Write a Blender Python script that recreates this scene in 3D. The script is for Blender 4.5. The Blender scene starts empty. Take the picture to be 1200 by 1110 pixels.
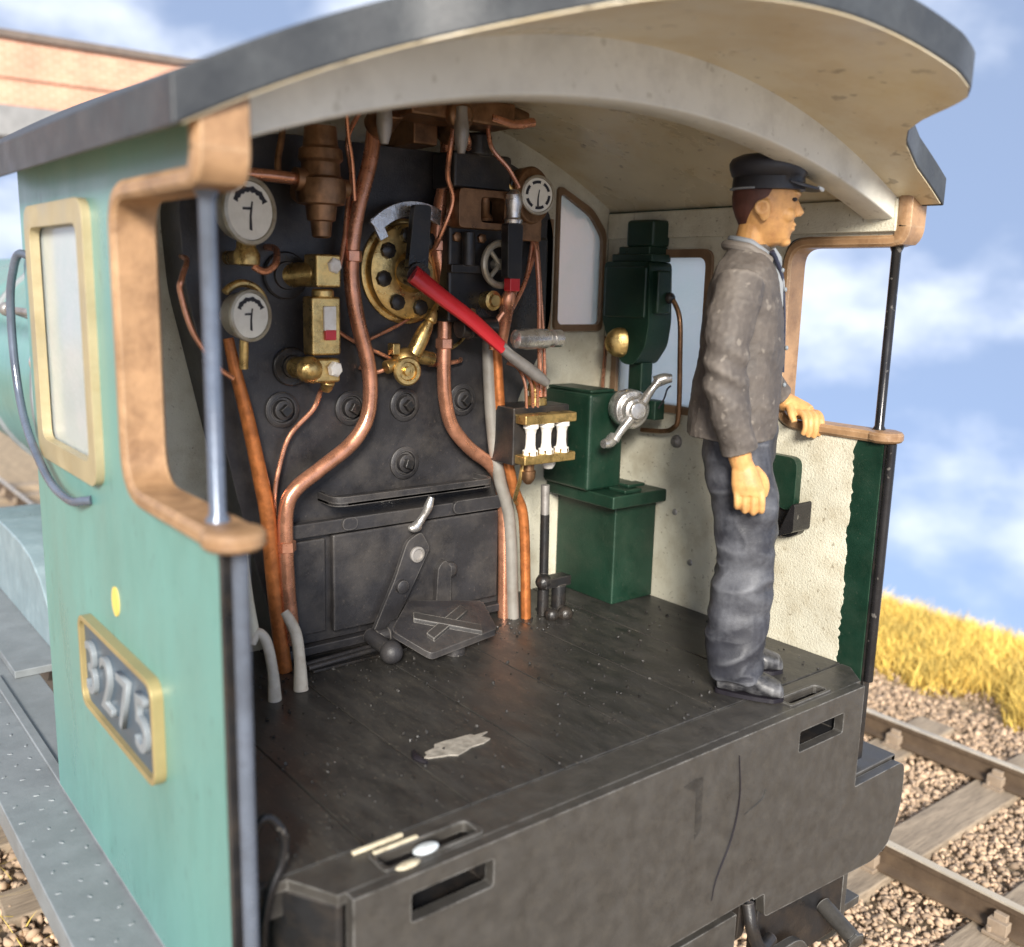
import bpy, bmesh, math, random
import numpy as np
from mathutils import Vector, Matrix, noise
from mathutils.geometry import tessellate_polygon

R = math.radians
random.seed(7)
rng = np.random.default_rng(7)
S = bpy.context.scene
COL = S.collection

# ------------------------------------------------------------------ camera
cam_d = bpy.data.cameras.new('camera')
cam = bpy.data.objects.new('camera', cam_d)
COL.objects.link(cam)
S.camera = cam
ax = ((0.78345193, 0.09995766, -0.61336085),
      (-0.62095578, 0.16536322, -0.76620423),
      (0.02483935, 0.98115415, 0.19162342))
m4 = Matrix(ax).to_4x4()
m4.translation = Vector((-1.91, -1.70, 1.34))
cam.matrix_world = m4
cam_d.sensor_fit = 'HORIZONTAL'
cam_d.sensor_width = 36.0
cam_d.lens = 36.0 * 1135.2 / 1200.0
cam_d.clip_start = 0.05
cam_d.clip_end = 2000
cam_d.dof.use_dof = True
cam_d.dof.focus_distance = 3.55
cam_d.dof.aperture_fstop = 1.3

# ------------------------------------------------------------------ light
SUN_AZ, SUN_EL = R(217), R(24)          # azimuth clockwise from +Y (north)
w = bpy.data.worlds.new('World')
S.world = w
w.use_nodes = True
nt = w.node_tree
nt.nodes.clear()


def N(t, kind, **kw):
    n = t.nodes.new(kind)
    for k, v in kw.items():
        if k.startswith('i_'):
            n.inputs[k[2:].replace('_', ' ')].default_value = v
        else:
            setattr(n, k, v)
    return n


def ramp(t, fac, stops, interp='LINEAR'):
    n = t.nodes.new('ShaderNodeValToRGB')
    n.color_ramp.interpolation = interp
    e = n.color_ramp.elements
    while len(e) < len(stops):
        e.new(0.5)
    for i, (p, c) in enumerate(stops):
        e[i].position = p
        if isinstance(c, (int, float)):
            c = (c, c, c)
        e[i].color = (*c, 1)
    if fac is not None:
        t.links.new(fac, n.inputs['Fac'])
    return n


def mixc(t, fac, a, b, mode='MIX'):
    n = t.nodes.new('ShaderNodeMix')
    n.data_type = 'RGBA'
    n.blend_type = mode
    for sock, v in ((0, fac), (6, a), (7, b)):
        if hasattr(v, 'is_linked') or hasattr(v, 'links'):
            t.links.new(v, n.inputs[sock])
        elif isinstance(v, (int, float)):
            n.inputs[sock].default_value = v if sock == 0 else (v, v, v, 1)
        else:
            n.inputs[sock].default_value = (*v, 1)
    return n.outputs[2]


tc = N(nt, 'ShaderNodeTexCoord')
lift = N(nt, 'ShaderNodeVectorMath', operation='ADD')
lift.inputs[1].default_value = (0, 0, 0.80)
nt.links.new(tc.outputs['Generated'], lift.inputs[0])
nrm = N(nt, 'ShaderNodeVectorMath', operation='NORMALIZE')
nt.links.new(lift.outputs[0], nrm.inputs[0])
sky = N(nt, 'ShaderNodeTexSky', sky_type='NISHITA', sun_disc=False,
        sun_elevation=SUN_EL, sun_rotation=SUN_AZ, air_density=1.0, dust_density=1.2)
nt.links.new(nrm.outputs[0], sky.inputs['Vector'])
skm = N(nt, 'ShaderNodeVectorMath', operation='MULTIPLY')
nt.links.new(sky.outputs[0], skm.inputs[0])
skm.inputs[1].default_value = (0.140, 0.150, 0.168)
mp = N(nt, 'ShaderNodeMapping')
mp.inputs['Scale'].default_value = (1.0, 1.0, 1.7)
mp.inputs['Location'].default_value = (0.35, 0.1, 0.27)
nt.links.new(tc.outputs['Generated'], mp.inputs[0])
cn = N(nt, 'ShaderNodeTexNoise', i_Scale=3.6, i_Detail=6.0, i_Roughness=0.52)
nt.links.new(mp.outputs[0], cn.inputs['Vector'])
cr = ramp(nt, cn.outputs[0], [(0.41, 0.20), (0.62, 0.88)], 'EASE')
skc = mixc(nt, cr.outputs[0], skm.outputs[0], (0.74, 0.79, 0.89))
bg = N(nt, 'ShaderNodeBackground', i_Strength=1.0)
nt.links.new(skc, bg.inputs[0])
wo = N(nt, 'ShaderNodeOutputWorld')
nt.links.new(bg.outputs[0], wo.inputs[0])

sd = bpy.data.lights.new('sun', 'SUN')
sd.energy = 5.0
sd.angle = R(16)
sd.color = (1.0, 0.94, 0.85)
sun = bpy.data.objects.new('sun', sd)
COL.objects.link(sun)
sdir = Vector((math.sin(SUN_AZ) * math.cos(SUN_EL), math.cos(SUN_AZ) * math.cos(SUN_EL), math.sin(SUN_EL)))
sun.rotation_euler = sdir.to_track_quat('Z', 'Y').to_euler()
sun.location = sdir * 30

S.view_settings.view_transform = 'Standard'
S.view_settings.look = 'None'
S.view_settings.exposure = 0.70
S.view_settings.gamma = 1.0
S.view_settings.use_curve_mapping = False
S.render.engine = 'CYCLES'

# ------------------------------------------------------------------ materials
MATS = {}


def mat(name, base, rough=0.5, metal=0.0, var=0.25, vscale=6.0, dirt=None, dirt_amt=0.0, dirt_scale=9.0,
        spots=None, spot_amt=0.0, spot_scale=60.0, edge=None, edge_amt=0.0, bump=0.0, bscale=120.0, coat=0.0,
        rvar=0.15, spec=0.5, stretch=(1, 1, 1), island=0.0, soft=False):
    m = bpy.data.materials.new(name)
    m.use_nodes = True
    t = m.node_tree
    p = t.nodes['Principled BSDF']
    tc = N(t, 'ShaderNodeTexCoord')
    mpg = N(t, 'ShaderNodeMapping')
    mpg.inputs['Scale'].default_value = stretch
    t.links.new(tc.outputs['Object'], mpg.inputs[0])
    vec = mpg.outputs[0]
    n1 = N(t, 'ShaderNodeTexNoise', i_Scale=vscale, i_Detail=7.0, i_Roughness=0.62)
    t.links.new(vec, n1.inputs['Vector'])
    lo = tuple(max(0, c * (1 - var)) for c in base)
    hi = tuple(min(1, c * (1 + var)) for c in base)
    c = ramp(t, n1.outputs[0], [(0.3, lo), (0.7, hi)]).outputs[0]
    if island > 0:
        g = N(t, 'ShaderNodeNewGeometry')
        r_ = ramp(t, g.outputs['Random Per Island'], [(0.0, 1 - island), (1.0, 1 + island)])
        c = mixc(t, 1.0, c, r_.outputs[0], 'MULTIPLY')
    if dirt is not None:
        n2 = N(t, 'ShaderNodeTexNoise', i_Scale=dirt_scale, i_Detail=8.0, i_Roughness=0.68)
        off = N(t, 'ShaderNodeVectorMath', operation='ADD')
        off.inputs[1].default_value = (3.1, 7.7, 1.3)
        t.links.new(vec, off.inputs[0])
        t.links.new(off.outputs[0], n2.inputs['Vector'])
        f = ramp(t, n2.outputs[0], [(0.46, 0.0), (0.70, dirt_amt)]).outputs[0]
        c = mixc(t, f, c, dirt)
    if spots is not None:
        n3 = N(t, 'ShaderNodeTexNoise', i_Scale=spot_scale, i_Detail=2.0, i_Roughness=0.5)
        t.links.new(vec, n3.inputs['Vector'])
        f = ramp(t, n3.outputs[0], [(0.66, 0.0), (0.72, spot_amt)]).outputs[0]
        c = mixc(t, f, c, spots)
    if edge is not None:
        g = N(t, 'ShaderNodeNewGeometry')
        if soft:
            f = ramp(t, g.outputs['Pointiness'], [(0.505, 0.0), (0.56, edge_amt)]).outputs[0]
        else:
            bv_ = N(t, 'ShaderNodeBevel', samples=4)
            bv_.inputs['Radius'].default_value = 0.007
            dp = N(t, 'ShaderNodeVectorMath', operation='DOT_PRODUCT')
            t.links.new(bv_.outputs[0], dp.inputs[0])
            t.links.new(g.outputs['True Normal'], dp.inputs[1])
            f0 = ramp(t, dp.outputs['Value'], [(0.80, edge_amt), (0.98, 0.0)]).outputs[0]
            nw = ramp(t, n1.outputs[0], [(0.38, 0.15), (0.58, 1.0)]).outputs[0]
            f = mixc(t, 1.0, f0, nw, 'MULTIPLY')
        c = mixc(t, f, c, edge)
    t.links.new(c, p.inputs['Base Color'])
    rr = ramp(t, n1.outputs[0], [(0.3, max(0.03, rough - rvar)), (0.75, min(1, rough + rvar))])
    t.links.new(rr.outputs[0], p.inputs['Roughness'])
    p.inputs['Metallic'].default_value = metal
    p.inputs['Specular IOR Level'].default_value = spec
    if coat:
        p.inputs['Coat Weight'].default_value = coat
        p.inputs['Coat Roughness'].default_value = 0.25
    if bump > 0:
        nb = N(t, 'ShaderNodeTexNoise', i_Scale=bscale, i_Detail=5.0, i_Roughness=0.65)
        t.links.new(vec, nb.inputs['Vector'])
        b = N(t, 'ShaderNodeBump', i_Strength=min(1.0, bump), i_Distance=0.004)
        t.links.new(nb.outputs[0], b.inputs['Height'])
        t.links.new(b.outputs[0], p.inputs['Normal'])
    MATS[name] = m
    return m


mat('teal', (0.118, 0.275, 0.245), 0.38, var=0.10, vscale=3, dirt=(0.07, 0.19, 0.16), dirt_amt=0.45, dirt_scale=6, bump=0.12, bscale=220,
    spots=(0.05, 0.10, 0.09), spot_amt=0.4, spot_scale=40, coat=0.25, stretch=(1, 1, 0.35))
mat('roof_grey', (0.030, 0.033, 0.036), 0.5, var=0.3, dirt=(0.075, 0.082, 0.084), dirt_amt=0.5, bump=0.25, bscale=90)
mat('cream', (0.66, 0.585, 0.43), 0.34, var=0.10, vscale=3, dirt=(0.52, 0.36, 0.13), dirt_amt=0.75, dirt_scale=2.1,
    spots=(0.14, 0.09, 0.04), spot_amt=0.5, spot_scale=18, bump=0.15, bscale=120)
mat('rib_white', (0.66, 0.645, 0.57), 0.48, var=0.08, vscale=3, dirt=(0.40, 0.38, 0.33), dirt_amt=0.5, dirt_scale=6,
    spots=(0.3, 0.27, 0.2), spot_amt=0.4, spot_scale=30, bump=0.15, bscale=150, edge=(0.80, 0.76, 0.66), edge_amt=0.7)
mat('cream_wall', (0.62, 0.59, 0.47), 0.6, var=0.10, vscale=4, dirt=(0.36, 0.30, 0.19), dirt_amt=0.55, dirt_scale=7,
    spots=(0.20, 0.16, 0.10), spot_amt=0.6, spot_scale=62, bump=0.9, bscale=120)
mat('floor_black', (0.030, 0.0285, 0.0265), 0.45, var=0.35, vscale=14, dirt=(0.066, 0.060, 0.050), dirt_amt=0.55, dirt_scale=20,
    spots=(0.20, 0.18, 0.14), spot_amt=0.35, spot_scale=120, bump=0.45, bscale=60, stretch=(1, 0.35, 1))
mat('beam_black', (0.046, 0.0425, 0.038), 0.42, var=0.22, vscale=14, dirt=(0.078, 0.070, 0.058), dirt_amt=0.4, dirt_scale=20,
    spots=(0.028, 0.025, 0.021), spot_amt=0.45, spot_scale=60, edge=(0.30, 0.295, 0.28), edge_amt=0.9, bump=0.3, bscale=170)
mat('back_black', (0.024, 0.023, 0.025), 0.42, var=0.35, vscale=6, dirt=(0.085, 0.076, 0.068), dirt_amt=0.6, dirt_scale=5,
    spots=(0.12, 0.10, 0.085), spot_amt=0.25, spot_scale=70, edge=(0.20, 0.185, 0.17), edge_amt=0.8, bump=0.35, bscale=130)
mat('rib_worn', (0.035, 0.033, 0.032), 0.4, var=0.3, edge=(0.34, 0.32, 0.29), edge_amt=1.0, bump=0.3)
mat('fitting_black', (0.012, 0.012, 0.013), 0.36, var=0.3, dirt=(0.05, 0.038, 0.028), dirt_amt=0.6, dirt_scale=9, edge=(0.13, 0.115, 0.10), edge_amt=0.7, bump=0.3)
mat('copper', (0.66, 0.31, 0.19), 0.30, metal=0.75, var=0.22, vscale=14, dirt=(0.20, 0.09, 0.05), dirt_amt=0.5, dirt_scale=16,
    bump=0.12, bscale=150)
mat('rust_copper', (0.50, 0.17, 0.05), 0.42, metal=0.55, var=0.3, vscale=25, dirt=(0.24, 0.075, 0.025), dirt_amt=0.6, dirt_scale=22,
    bump=0.3, bscale=110)
mat('brass', (0.66, 0.46, 0.18), 0.34, metal=0.9, var=0.25, vscale=22, dirt=(0.13, 0.08, 0.03), dirt_amt=0.75, dirt_scale=20,
    bump=0.35, bscale=70)
mat('bronze', (0.27, 0.15, 0.08), 0.42, metal=0.8, var=0.3, vscale=18, dirt=(0.06, 0.035, 0.02), dirt_amt=0.6, dirt_scale=18, bump=0.25, bscale=80)
mat('silver', (0.68, 0.66, 0.63), 0.30, metal=0.85, var=0.2, vscale=16, dirt=(0.20, 0.175, 0.15), dirt_amt=0.45, dirt_scale=18, bump=0.25, bscale=80)
mat('dull_silver', (0.34, 0.32, 0.30), 0.5, metal=0.6, var=0.2, dirt=(0.14, 0.12, 0.10), dirt_amt=0.6, bump=0.2)
mat('grey_pipe', (0.24, 0.225, 0.20), 0.5, metal=0.2, var=0.2, dirt=(0.14, 0.11, 0.08), dirt_amt=0.5, bump=0.2)
mat('red', (0.55, 0.022, 0.03), 0.36, var=0.12, bump=0.1, edge=(0.75, 0.2, 0.18), edge_amt=0.4)
mat('green', (0.006, 0.026, 0.015), 0.42, var=0.3, dirt=(0.020, 0.038, 0.024), dirt_amt=0.6, edge=(0.08, 0.15, 0.10), edge_amt=0.7, bump=0.25, spots=(0.06, 0.07, 0.05), spot_amt=0.3, spot_scale=70, spec=0.4)
mat('wood', (0.33, 0.195, 0.10), 0.44, var=0.3, vscale=7, dirt=(0.13, 0.065, 0.03), dirt_amt=0.7, dirt_scale=10,
    edge=(0.74, 0.58, 0.38), edge_amt=0.8, bump=0.4, bscale=90)
mat('frame_tan', (0.40, 0.335, 0.20), 0.45, var=0.15, dirt=(0.33, 0.25, 0.12), dirt_amt=0.5, bump=0.15, metal=0.25)
mat('brown_frame', (0.22, 0.135, 0.075), 0.5, var=0.25, dirt=(0.11, 0.06, 0.03), dirt_amt=0.5, edge=(0.45, 0.36, 0.25), edge_amt=0.5, bump=0.25)
mat('rod_black', (0.020, 0.019, 0.020), 0.28, var=0.3, spots=(0.3, 0.28, 0.25), spot_amt=0.4, spot_scale=40, metal=0.3)
mat('white_hose', (0.60, 0.55, 0.46), 0.5, var=0.12, dirt=(0.36, 0.28, 0.2), dirt_amt=0.6, dirt_scale=14, bump=0.3)
mat('dial', (0.78, 0.75, 0.66), 0.5, var=0.05, dirt=(0.5, 0.46, 0.36), dirt_amt=0.3, dirt_scale=30)
mat('ink', (0.012, 0.010, 0.014), 0.5, var=0.1)
mat('ink_grit', (0.022, 0.02, 0.018), 0.5, var=0.3, island=0.6)
mat('steel_sky_tint', (0.13, 0.155, 0.20), 0.25, metal=0.4, var=0.2, dirt=(0.05, 0.05, 0.06), dirt_amt=0.5)  # blue in the base colour stands in for sky reflected by dark rods
mat('bezel', (0.42, 0.38, 0.30), 0.42, metal=0.5, var=0.2, dirt=(0.2, 0.15, 0.08), dirt_amt=0.6, dirt_scale=30)
mat('porcelain', (0.80, 0.77, 0.72), 0.35, var=0.06, dirt=(0.5, 0.42, 0.3), dirt_amt=0.4, dirt_scale=40)
mat('board_grey', (0.17, 0.185, 0.19), 0.5, var=0.15, dirt=(0.25, 0.27, 0.28), dirt_amt=0.4, bump=0.3, bscale=60, edge=(0.42, 0.46, 0.5), edge_amt=0.6)
mat('splasher_skylit', (0.20, 0.265, 0.285), 0.42, var=0.12, dirt=(0.34, 0.42, 0.44), dirt_amt=0.4, bump=0.2)  # same grey as the boards, strong sky light painted in as pale blue
mat('plate_blue', (0.055, 0.08, 0.105), 0.4, var=0.2)
mat('yellow', (0.70, 0.50, 0.12), 0.45, var=0.1)
mat('gold', (0.38, 0.30, 0.14), 0.4, metal=0.4, var=0.15)
mat('letter', (0.24, 0.27, 0.29), 0.4, metal=0.2, var=0.15)
mat('jacket', (0.075, 0.063, 0.055), 0.7, var=0.25, vscale=11, dirt=(0.150, 0.128, 0.108), dirt_amt=0.5, dirt_scale=10,
    spots=(0.34, 0.30, 0.25), spot_amt=0.3, spot_scale=34, edge=(0.24, 0.21, 0.18), edge_amt=0.6, bump=0.3, bscale=200, soft=True)
mat('trousers', (0.022, 0.023, 0.030), 0.6, var=0.3, vscale=8, dirt=(0.13, 0.135, 0.15), dirt_amt=0.75, dirt_scale=5,
    edge=(0.19, 0.195, 0.21), edge_amt=0.6, bump=0.25, bscale=180, soft=True)
mat('skin', (0.55, 0.285, 0.098), 0.52, var=0.14, vscale=20, dirt=(0.30, 0.13, 0.05), dirt_amt=0.6, dirt_scale=26,
    edge=(0.72, 0.45, 0.20), edge_amt=0.5, bump=0.2, bscale=220, soft=True)
mat('hair', (0.085, 0.030, 0.020), 0.6, var=0.25, vscale=30, bump=0.3, bscale=160)
mat('cap_black', (0.008, 0.008, 0.011), 0.45, var=0.3, edge=(0.035, 0.035, 0.045), edge_amt=0.6, bump=0.2, soft=True)
mat('boot', (0.018, 0.018, 0.021), 0.48, var=0.4, vscale=14, dirt=(0.17, 0.165, 0.165), dirt_amt=0.6, dirt_scale=13, edge=(0.3, 0.3, 0.3), edge_amt=0.6, bump=0.2, soft=True)
mat('shirt', (0.24, 0.26, 0.28), 0.7, var=0.15, dirt=(0.2, 0.21, 0.24), dirt_amt=0.5, dirt_scale=30)
mat('navy', (0.02, 0.024, 0.045), 0.55, var=0.2)
mat('stone', (0.40, 0.285, 0.19), 0.85, var=0.2, vscale=3, island=0.45, bump=0.3, bscale=60)
mat('ground_soil', (0.36, 0.27, 0.17), 0.95, var=0.3, vscale=8, dirt=(0.12, 0.085, 0.05), dirt_amt=0.6, bump=1.0, bscale=40)
mat('sleeper', (0.30, 0.235, 0.165), 0.85, var=0.3, vscale=3, stretch=(1, 9, 3), dirt=(0.11, 0.08, 0.055), dirt_amt=0.6, bump=0.7, bscale=14)
mat('rail_side', (0.085, 0.056, 0.034), 0.7, var=0.25, dirt=(0.16, 0.11, 0.065), dirt_amt=0.5, bump=0.3)
mat('rail_top', (0.70, 0.58, 0.42), 0.30, metal=0.6, var=0.15)
mat('chair_iron', (0.30, 0.23, 0.165), 0.75, var=0.25, dirt=(0.16, 0.11, 0.07), dirt_amt=0.5, bump=0.3)
mat('straw', (0.72, 0.52, 0.125), 0.8, var=0.3, vscale=2.5, island=0.55)
mat('straw_ground', (0.42, 0.31, 0.09), 0.95, var=0.3, vscale=9, bump=0.8, bscale=30)
mat('girder', (0.24, 0.235, 0.225), 0.6, var=0.15)
mat('coping', (0.15, 0.115, 0.09), 0.7, var=0.2)
mat('flake', (0.30, 0.275, 0.235), 0.5, var=0.35, vscale=40, bump=0.8, bscale=60)
mat('chip_cream', (0.60, 0.53, 0.38), 0.5, var=0.15, vscale=30, dirt=(0.2, 0.16, 0.1), dirt_amt=0.7, dirt_scale=40)
mat('chip_white', (0.58, 0.63, 0.65), 0.4, var=0.12, vscale=30, dirt=(0.3, 0.28, 0.24), dirt_amt=0.5, dirt_scale=40)
mat('tyre', (0.10, 0.09, 0.08), 0.5, var=0.2)

# glass: moulded clear plastic, hazy on the right and in front, frosted on the left
def pane_mat(name, trans, rough, ior, mixf):
    gm = bpy.data.materials.new(name)
    gm.use_nodes = True
    t = gm.node_tree
    p = t.nodes['Principled BSDF']
    p.inputs['Transmission Weight'].default_value = trans
    p.inputs['Roughness'].default_value = rough
    p.inputs['IOR'].default_value = ior
    tcg = N(t, 'ShaderNodeTexCoord')
    nb = N(t, 'ShaderNodeTexNoise', i_Scale=55.0, i_Detail=4.0)
    t.links.new(tcg.outputs['Object'], nb.inputs['Vector'])
    n2 = N(t, 'ShaderNodeTexNoise', i_Scale=5.0, i_Detail=6.0, i_Roughness=0.7)
    t.links.new(tcg.outputs['Object'], n2.inputs['Vector'])
    tint = ramp(t, n2.outputs[0], [(0.35, (0.80, 0.92, 0.88)), (0.62, (0.98, 1.0, 0.99))])
    t.links.new(tint.outputs[0], p.inputs['Base Color'])
    b = N(t, 'ShaderNodeBump', i_Strength=0.7, i_Distance=0.005)
    t.links.new(nb.outputs[0], b.inputs['Height'])
    t.links.new(b.outputs[0], p.inputs['Normal'])
    tl = N(t, 'ShaderNodeBsdfTranslucent')
    tl.inputs['Color'].default_value = (0.97, 1.0, 0.98, 1)
    mxs = N(t, 'ShaderNodeMixShader')
    mxs.inputs[0].default_value = mixf
    t.links.new(p.outputs[0], mxs.inputs[1])
    t.links.new(tl.outputs[0], mxs.inputs[2])
    gl = N(t, 'ShaderNodeBsdfGlossy', i_Roughness=0.16)
    fr = N(t, 'ShaderNodeFresnel', i_IOR=1.5)
    mx2 = N(t, 'ShaderNodeMixShader')
    t.links.new(fr.outputs[0], mx2.inputs[0])
    t.links.new(mxs.outputs[0], mx2.inputs[1])
    t.links.new(gl.outputs[0], mx2.inputs[2])
    t.links.new(mx2.outputs[0], [q for q in t.nodes if q.type == 'OUTPUT_MATERIAL'][0].inputs[0])
    MATS[name] = gm


pane_mat('pane', 0.85, 0.36, 1.08, 0.55)
pane_mat('pane_frosted', 0.25, 0.40, 1.3, 0.45)

# brick: courses and joints (too far off to tell the bricks apart)
bm_ = bpy.data.materials.new('brickwork')
bm_.use_nodes = True
t = bm_.node_tree
p = t.nodes['Principled BSDF']
tcg = N(t, 'ShaderNodeTexCoord')
mpb = N(t, 'ShaderNodeMapping')
mpb.inputs['Rotation'].default_value = (R(90), 0, 0)
t.links.new(tcg.outputs['Object'], mpb.inputs[0])
bt = N(t, 'ShaderNodeTexBrick', i_Scale=1.0)
bt.inputs['Color1'].default_value = (0.62, 0.32, 0.20, 1)
bt.inputs['Color2'].default_value = (0.52, 0.25, 0.15, 1)
bt.inputs['Mortar'].default_value = (0.60, 0.38, 0.27, 1)
bt.inputs['Mortar Size'].default_value = 0.014
bt.inputs['Row Height'].default_value = 0.066
bt.inputs['Brick Width'].default_value = 0.2
t.links.new(mpb.outputs[0], bt.inputs['Vector'])
nz = N(t, 'ShaderNodeTexNoise', i_Scale=1.6, i_Detail=5.0)
t.links.new(tcg.outputs['Object'], nz.inputs['Vector'])
fz = ramp(t, nz.outputs[0], [(0.35, 0.8), (0.7, 1.15)])
t.links.new(mixc(t, 1.0, bt.outputs[0], fz.outputs[0], 'MULTIPLY'), p.inputs['Base Color'])
p.inputs['Roughness'].default_value = 0.85
MATS['brick'] = bm_

# ------------------------------------------------------------------ mesh helpers


def catmull(pts, sub=6):
    P = [Vector(p) for p in pts]
    if len(P) < 3:
        return P
    out = []
    Q = [P[0] * 2 - P[1]] + P + [P[-1] * 2 - P[-2]]
    for i in range(1, len(Q) - 2):
        a, b, c, d = Q[i - 1], Q[i], Q[i + 1], Q[i + 2]
        for k in range(sub):
            s = k / sub
            out.append(0.5 * ((2 * b) + (c - a) * s + (2 * a - 5 * b + 4 * c - d) * s * s + (3 * b - a - 3 * c + d) * s ** 3))
    out.append(P[-1])
    return out


class MB:
    def __init__(self):
        self.v = []
        self.f = []

    def add(self, vs, fs, M=None):
        o = len(self.v)
        for q in vs:
            q = Vector(q)
            self.v.append(M @ q if M is not None else q)
        for q in fs:
            self.f.append(tuple(i + o for i in q))
        return self

    def box(self, a, b, M=None):
        (x0, y0, z0), (x1, y1, z1) = a, b
        x0, x1 = min(x0, x1), max(x0, x1)
        y0, y1 = min(y0, y1), max(y0, y1)
        z0, z1 = min(z0, z1), max(z0, z1)
        return self.add([(x0, y0, z0), (x1, y0, z0), (x1, y1, z0), (x0, y1, z0), (x0, y0, z1), (x1, y0, z1), (x1, y1, z1), (x0, y1, z1)],
                        [(0, 3, 2, 1), (4, 5, 6, 7), (0, 1, 5, 4), (1, 2, 6, 5), (2, 3, 7, 6), (3, 0, 4, 7)], M)

    def cbox(self, c, s, M=None):
        return self.box([c[i] - s[i] / 2 for i in range(3)], [c[i] + s[i] / 2 for i in range(3)], M)

    def rings(self, rings, cap=True, closed=True, M=None):
        n = len(rings[0])
        vs = [q for r in rings for q in r]
        fs = []
        for i in range(len(rings) - 1):
            for j in range(n if closed else n - 1):
                k = (j + 1) % n
                fs.append((i * n + j, i * n + k, (i + 1) * n + k, (i + 1) * n + j))
        if cap and closed:
            fs.append(tuple(reversed(range(n))))
            fs.append(tuple((len(rings) - 1) * n + j for j in range(n)))
        return self.add(vs, fs, M)

    def tube(self, pts, r, n=12, smooth=6, M=None, flat=1.0):
        P = catmull(pts, smooth) if smooth else [Vector(q) for q in pts]
        m = len(P)
        if isinstance(r, (int, float)):
            rs = [r] * m
        else:
            k = len(r)
            rs = []
            for i in range(m):
                s = i / (m - 1) * (k - 1)
                j = min(int(s), k - 2)
                rs.append(r[j] + (r[j + 1] - r[j]) * (s - j))
        T = [(P[min(i + 1, m - 1)] - P[max(i - 1, 0)]).normalized() for i in range(m)]
        u = T[0].orthogonal().normalized()
        rings = []
        for i in range(m):
            u = (u - T[i] * u.dot(T[i])).normalized()
            vv = T[i].cross(u)
            rings.append([P[i] + (u * math.cos(a) + vv * math.sin(a) * flat) * rs[i] for a in [2 * math.pi * j / n for j in range(n)]])
        return self.rings(rings, M=M)

    def cyl(self, a, b, r, r2=None, n=24, M=None):
        return self.tube([a, b], [r, r if r2 is None else r2], n=n, smooth=0, M=M)

    def lathe(self, o, axis, prof, n=28, M=None):
        o = Vector(o)
        a = Vector(axis).normalized()
        u = a.orthogonal().normalized()
        vv = a.cross(u)
        rings = [[o + a * d + (u * math.cos(2 * math.pi * j / n) + vv * math.sin(2 * math.pi * j / n)) * max(r, 1e-4) for j in range(n)] for d, r in prof]
        return self.rings(rings, M=M)

    def ball(self, c, s, n=16, M=None):
        c = Vector(c)
        if isinstance(s, (int, float)):
            s = (s, s, s)
        rings = []
        for i in range(1, n):
            a = math.pi * i / n
            rings.append([c + Vector((s[0] * math.sin(a) * math.cos(2 * math.pi * j / n), s[1] * math.sin(a) * math.sin(2 * math.pi * j / n), -s[2] * math.cos(a))) for j in range(n)])
        return self.rings(rings, M=M)

    def torus(self, c, axis, R_, r, n=32, k=10, arc=(0, 2 * math.pi), M=None, up=None):
        c = Vector(c)
        a = Vector(axis).normalized()
        u = (Vector(up) if up else a.orthogonal()).normalized()
        vv = a.cross(u)
        full = abs(arc[1] - arc[0] - 2 * math.pi) < 1e-6
        cnt = n if full else n + 1
        rings = []
        for i in range(cnt):
            th = arc[0] + (arc[1] - arc[0]) * i / n
            d = u * math.cos(th) + vv * math.sin(th)
            rings.append([c + d * (R_ + r * math.cos(2 * math.pi * j / k)) + a * r * math.sin(2 * math.pi * j / k) for j in range(k)])
        if full:
            rings.append(rings[0])
        return self.rings(rings, cap=not full, M=M)

    def plate(self, loops, fmap, t0, t1, M=None):
        """loops: outer then holes, 2-D; fmap(a,b,t)->xyz"""
        tri = tessellate_polygon([[Vector((a, b, 0)) for a, b in lp] for lp in loops])
        flat = [q for lp in loops for q in lp]
        n = len(flat)
        vs = [fmap(a, b, t0) for a, b in flat] + [fmap(a, b, t1) for a, b in flat]
        fs = []
        for q in tri:
            fs.append(tuple(q))
            fs.append(tuple(i + n for i in reversed(q)))
        o = 0
        for lp in loops:
            k = len(lp)
            for i in range(k):
                j = (i + 1) % k
                fs.append((o + i, o + j, o + j + n, o + i + n))
            o += k
        return self.add(vs, fs, M)

    def build(self, name, material, parent=None, bevel=0.0, seg=2, smooth=True, angle=35, fix=True, weld=False):
        me = bpy.data.meshes.new(name)
        me.from_pydata([tuple(q) for q in self.v], [], self.f)
        if fix:
            b = bmesh.new()
            b.from_mesh(me)
            if weld:
                bmesh.ops.remove_doubles(b, verts=b.verts, dist=1e-5)
            bmesh.ops.recalc_face_normals(b, faces=b.faces)
            b.to_mesh(me)
            b.free()
        me.update()
        if smooth:
            me.shade_smooth()
            me.set_sharp_from_angle(angle=R(angle))
        mats = material if isinstance(material, (list, tuple)) else [material]
        for q in mats:
            me.materials.append(MATS[q])
        o = bpy.data.objects.new(name, me)
        COL.objects.link(o)
        if parent is not None:
            o.parent = parent
        if bevel:
            md = o.modifiers.new('bevel', 'BEVEL')
            md.width = bevel
            md.segments = seg
            md.limit_method = 'ANGLE'
            md.angle_limit = R(40)
            md.harden_normals = True
        return o


def empty(name, loc=(0, 0, 0)):
    o = bpy.data.objects.new(name, None)
    o.location = loc
    COL.objects.link(o)
    return o


def tag(o, label=None, cat=None, group=None, kind=None):
    if label:
        o['label'] = label
    if cat:
        o['category'] = cat
    if group:
        o['group'] = group
    if kind:
        o['kind'] = kind
    return o


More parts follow.
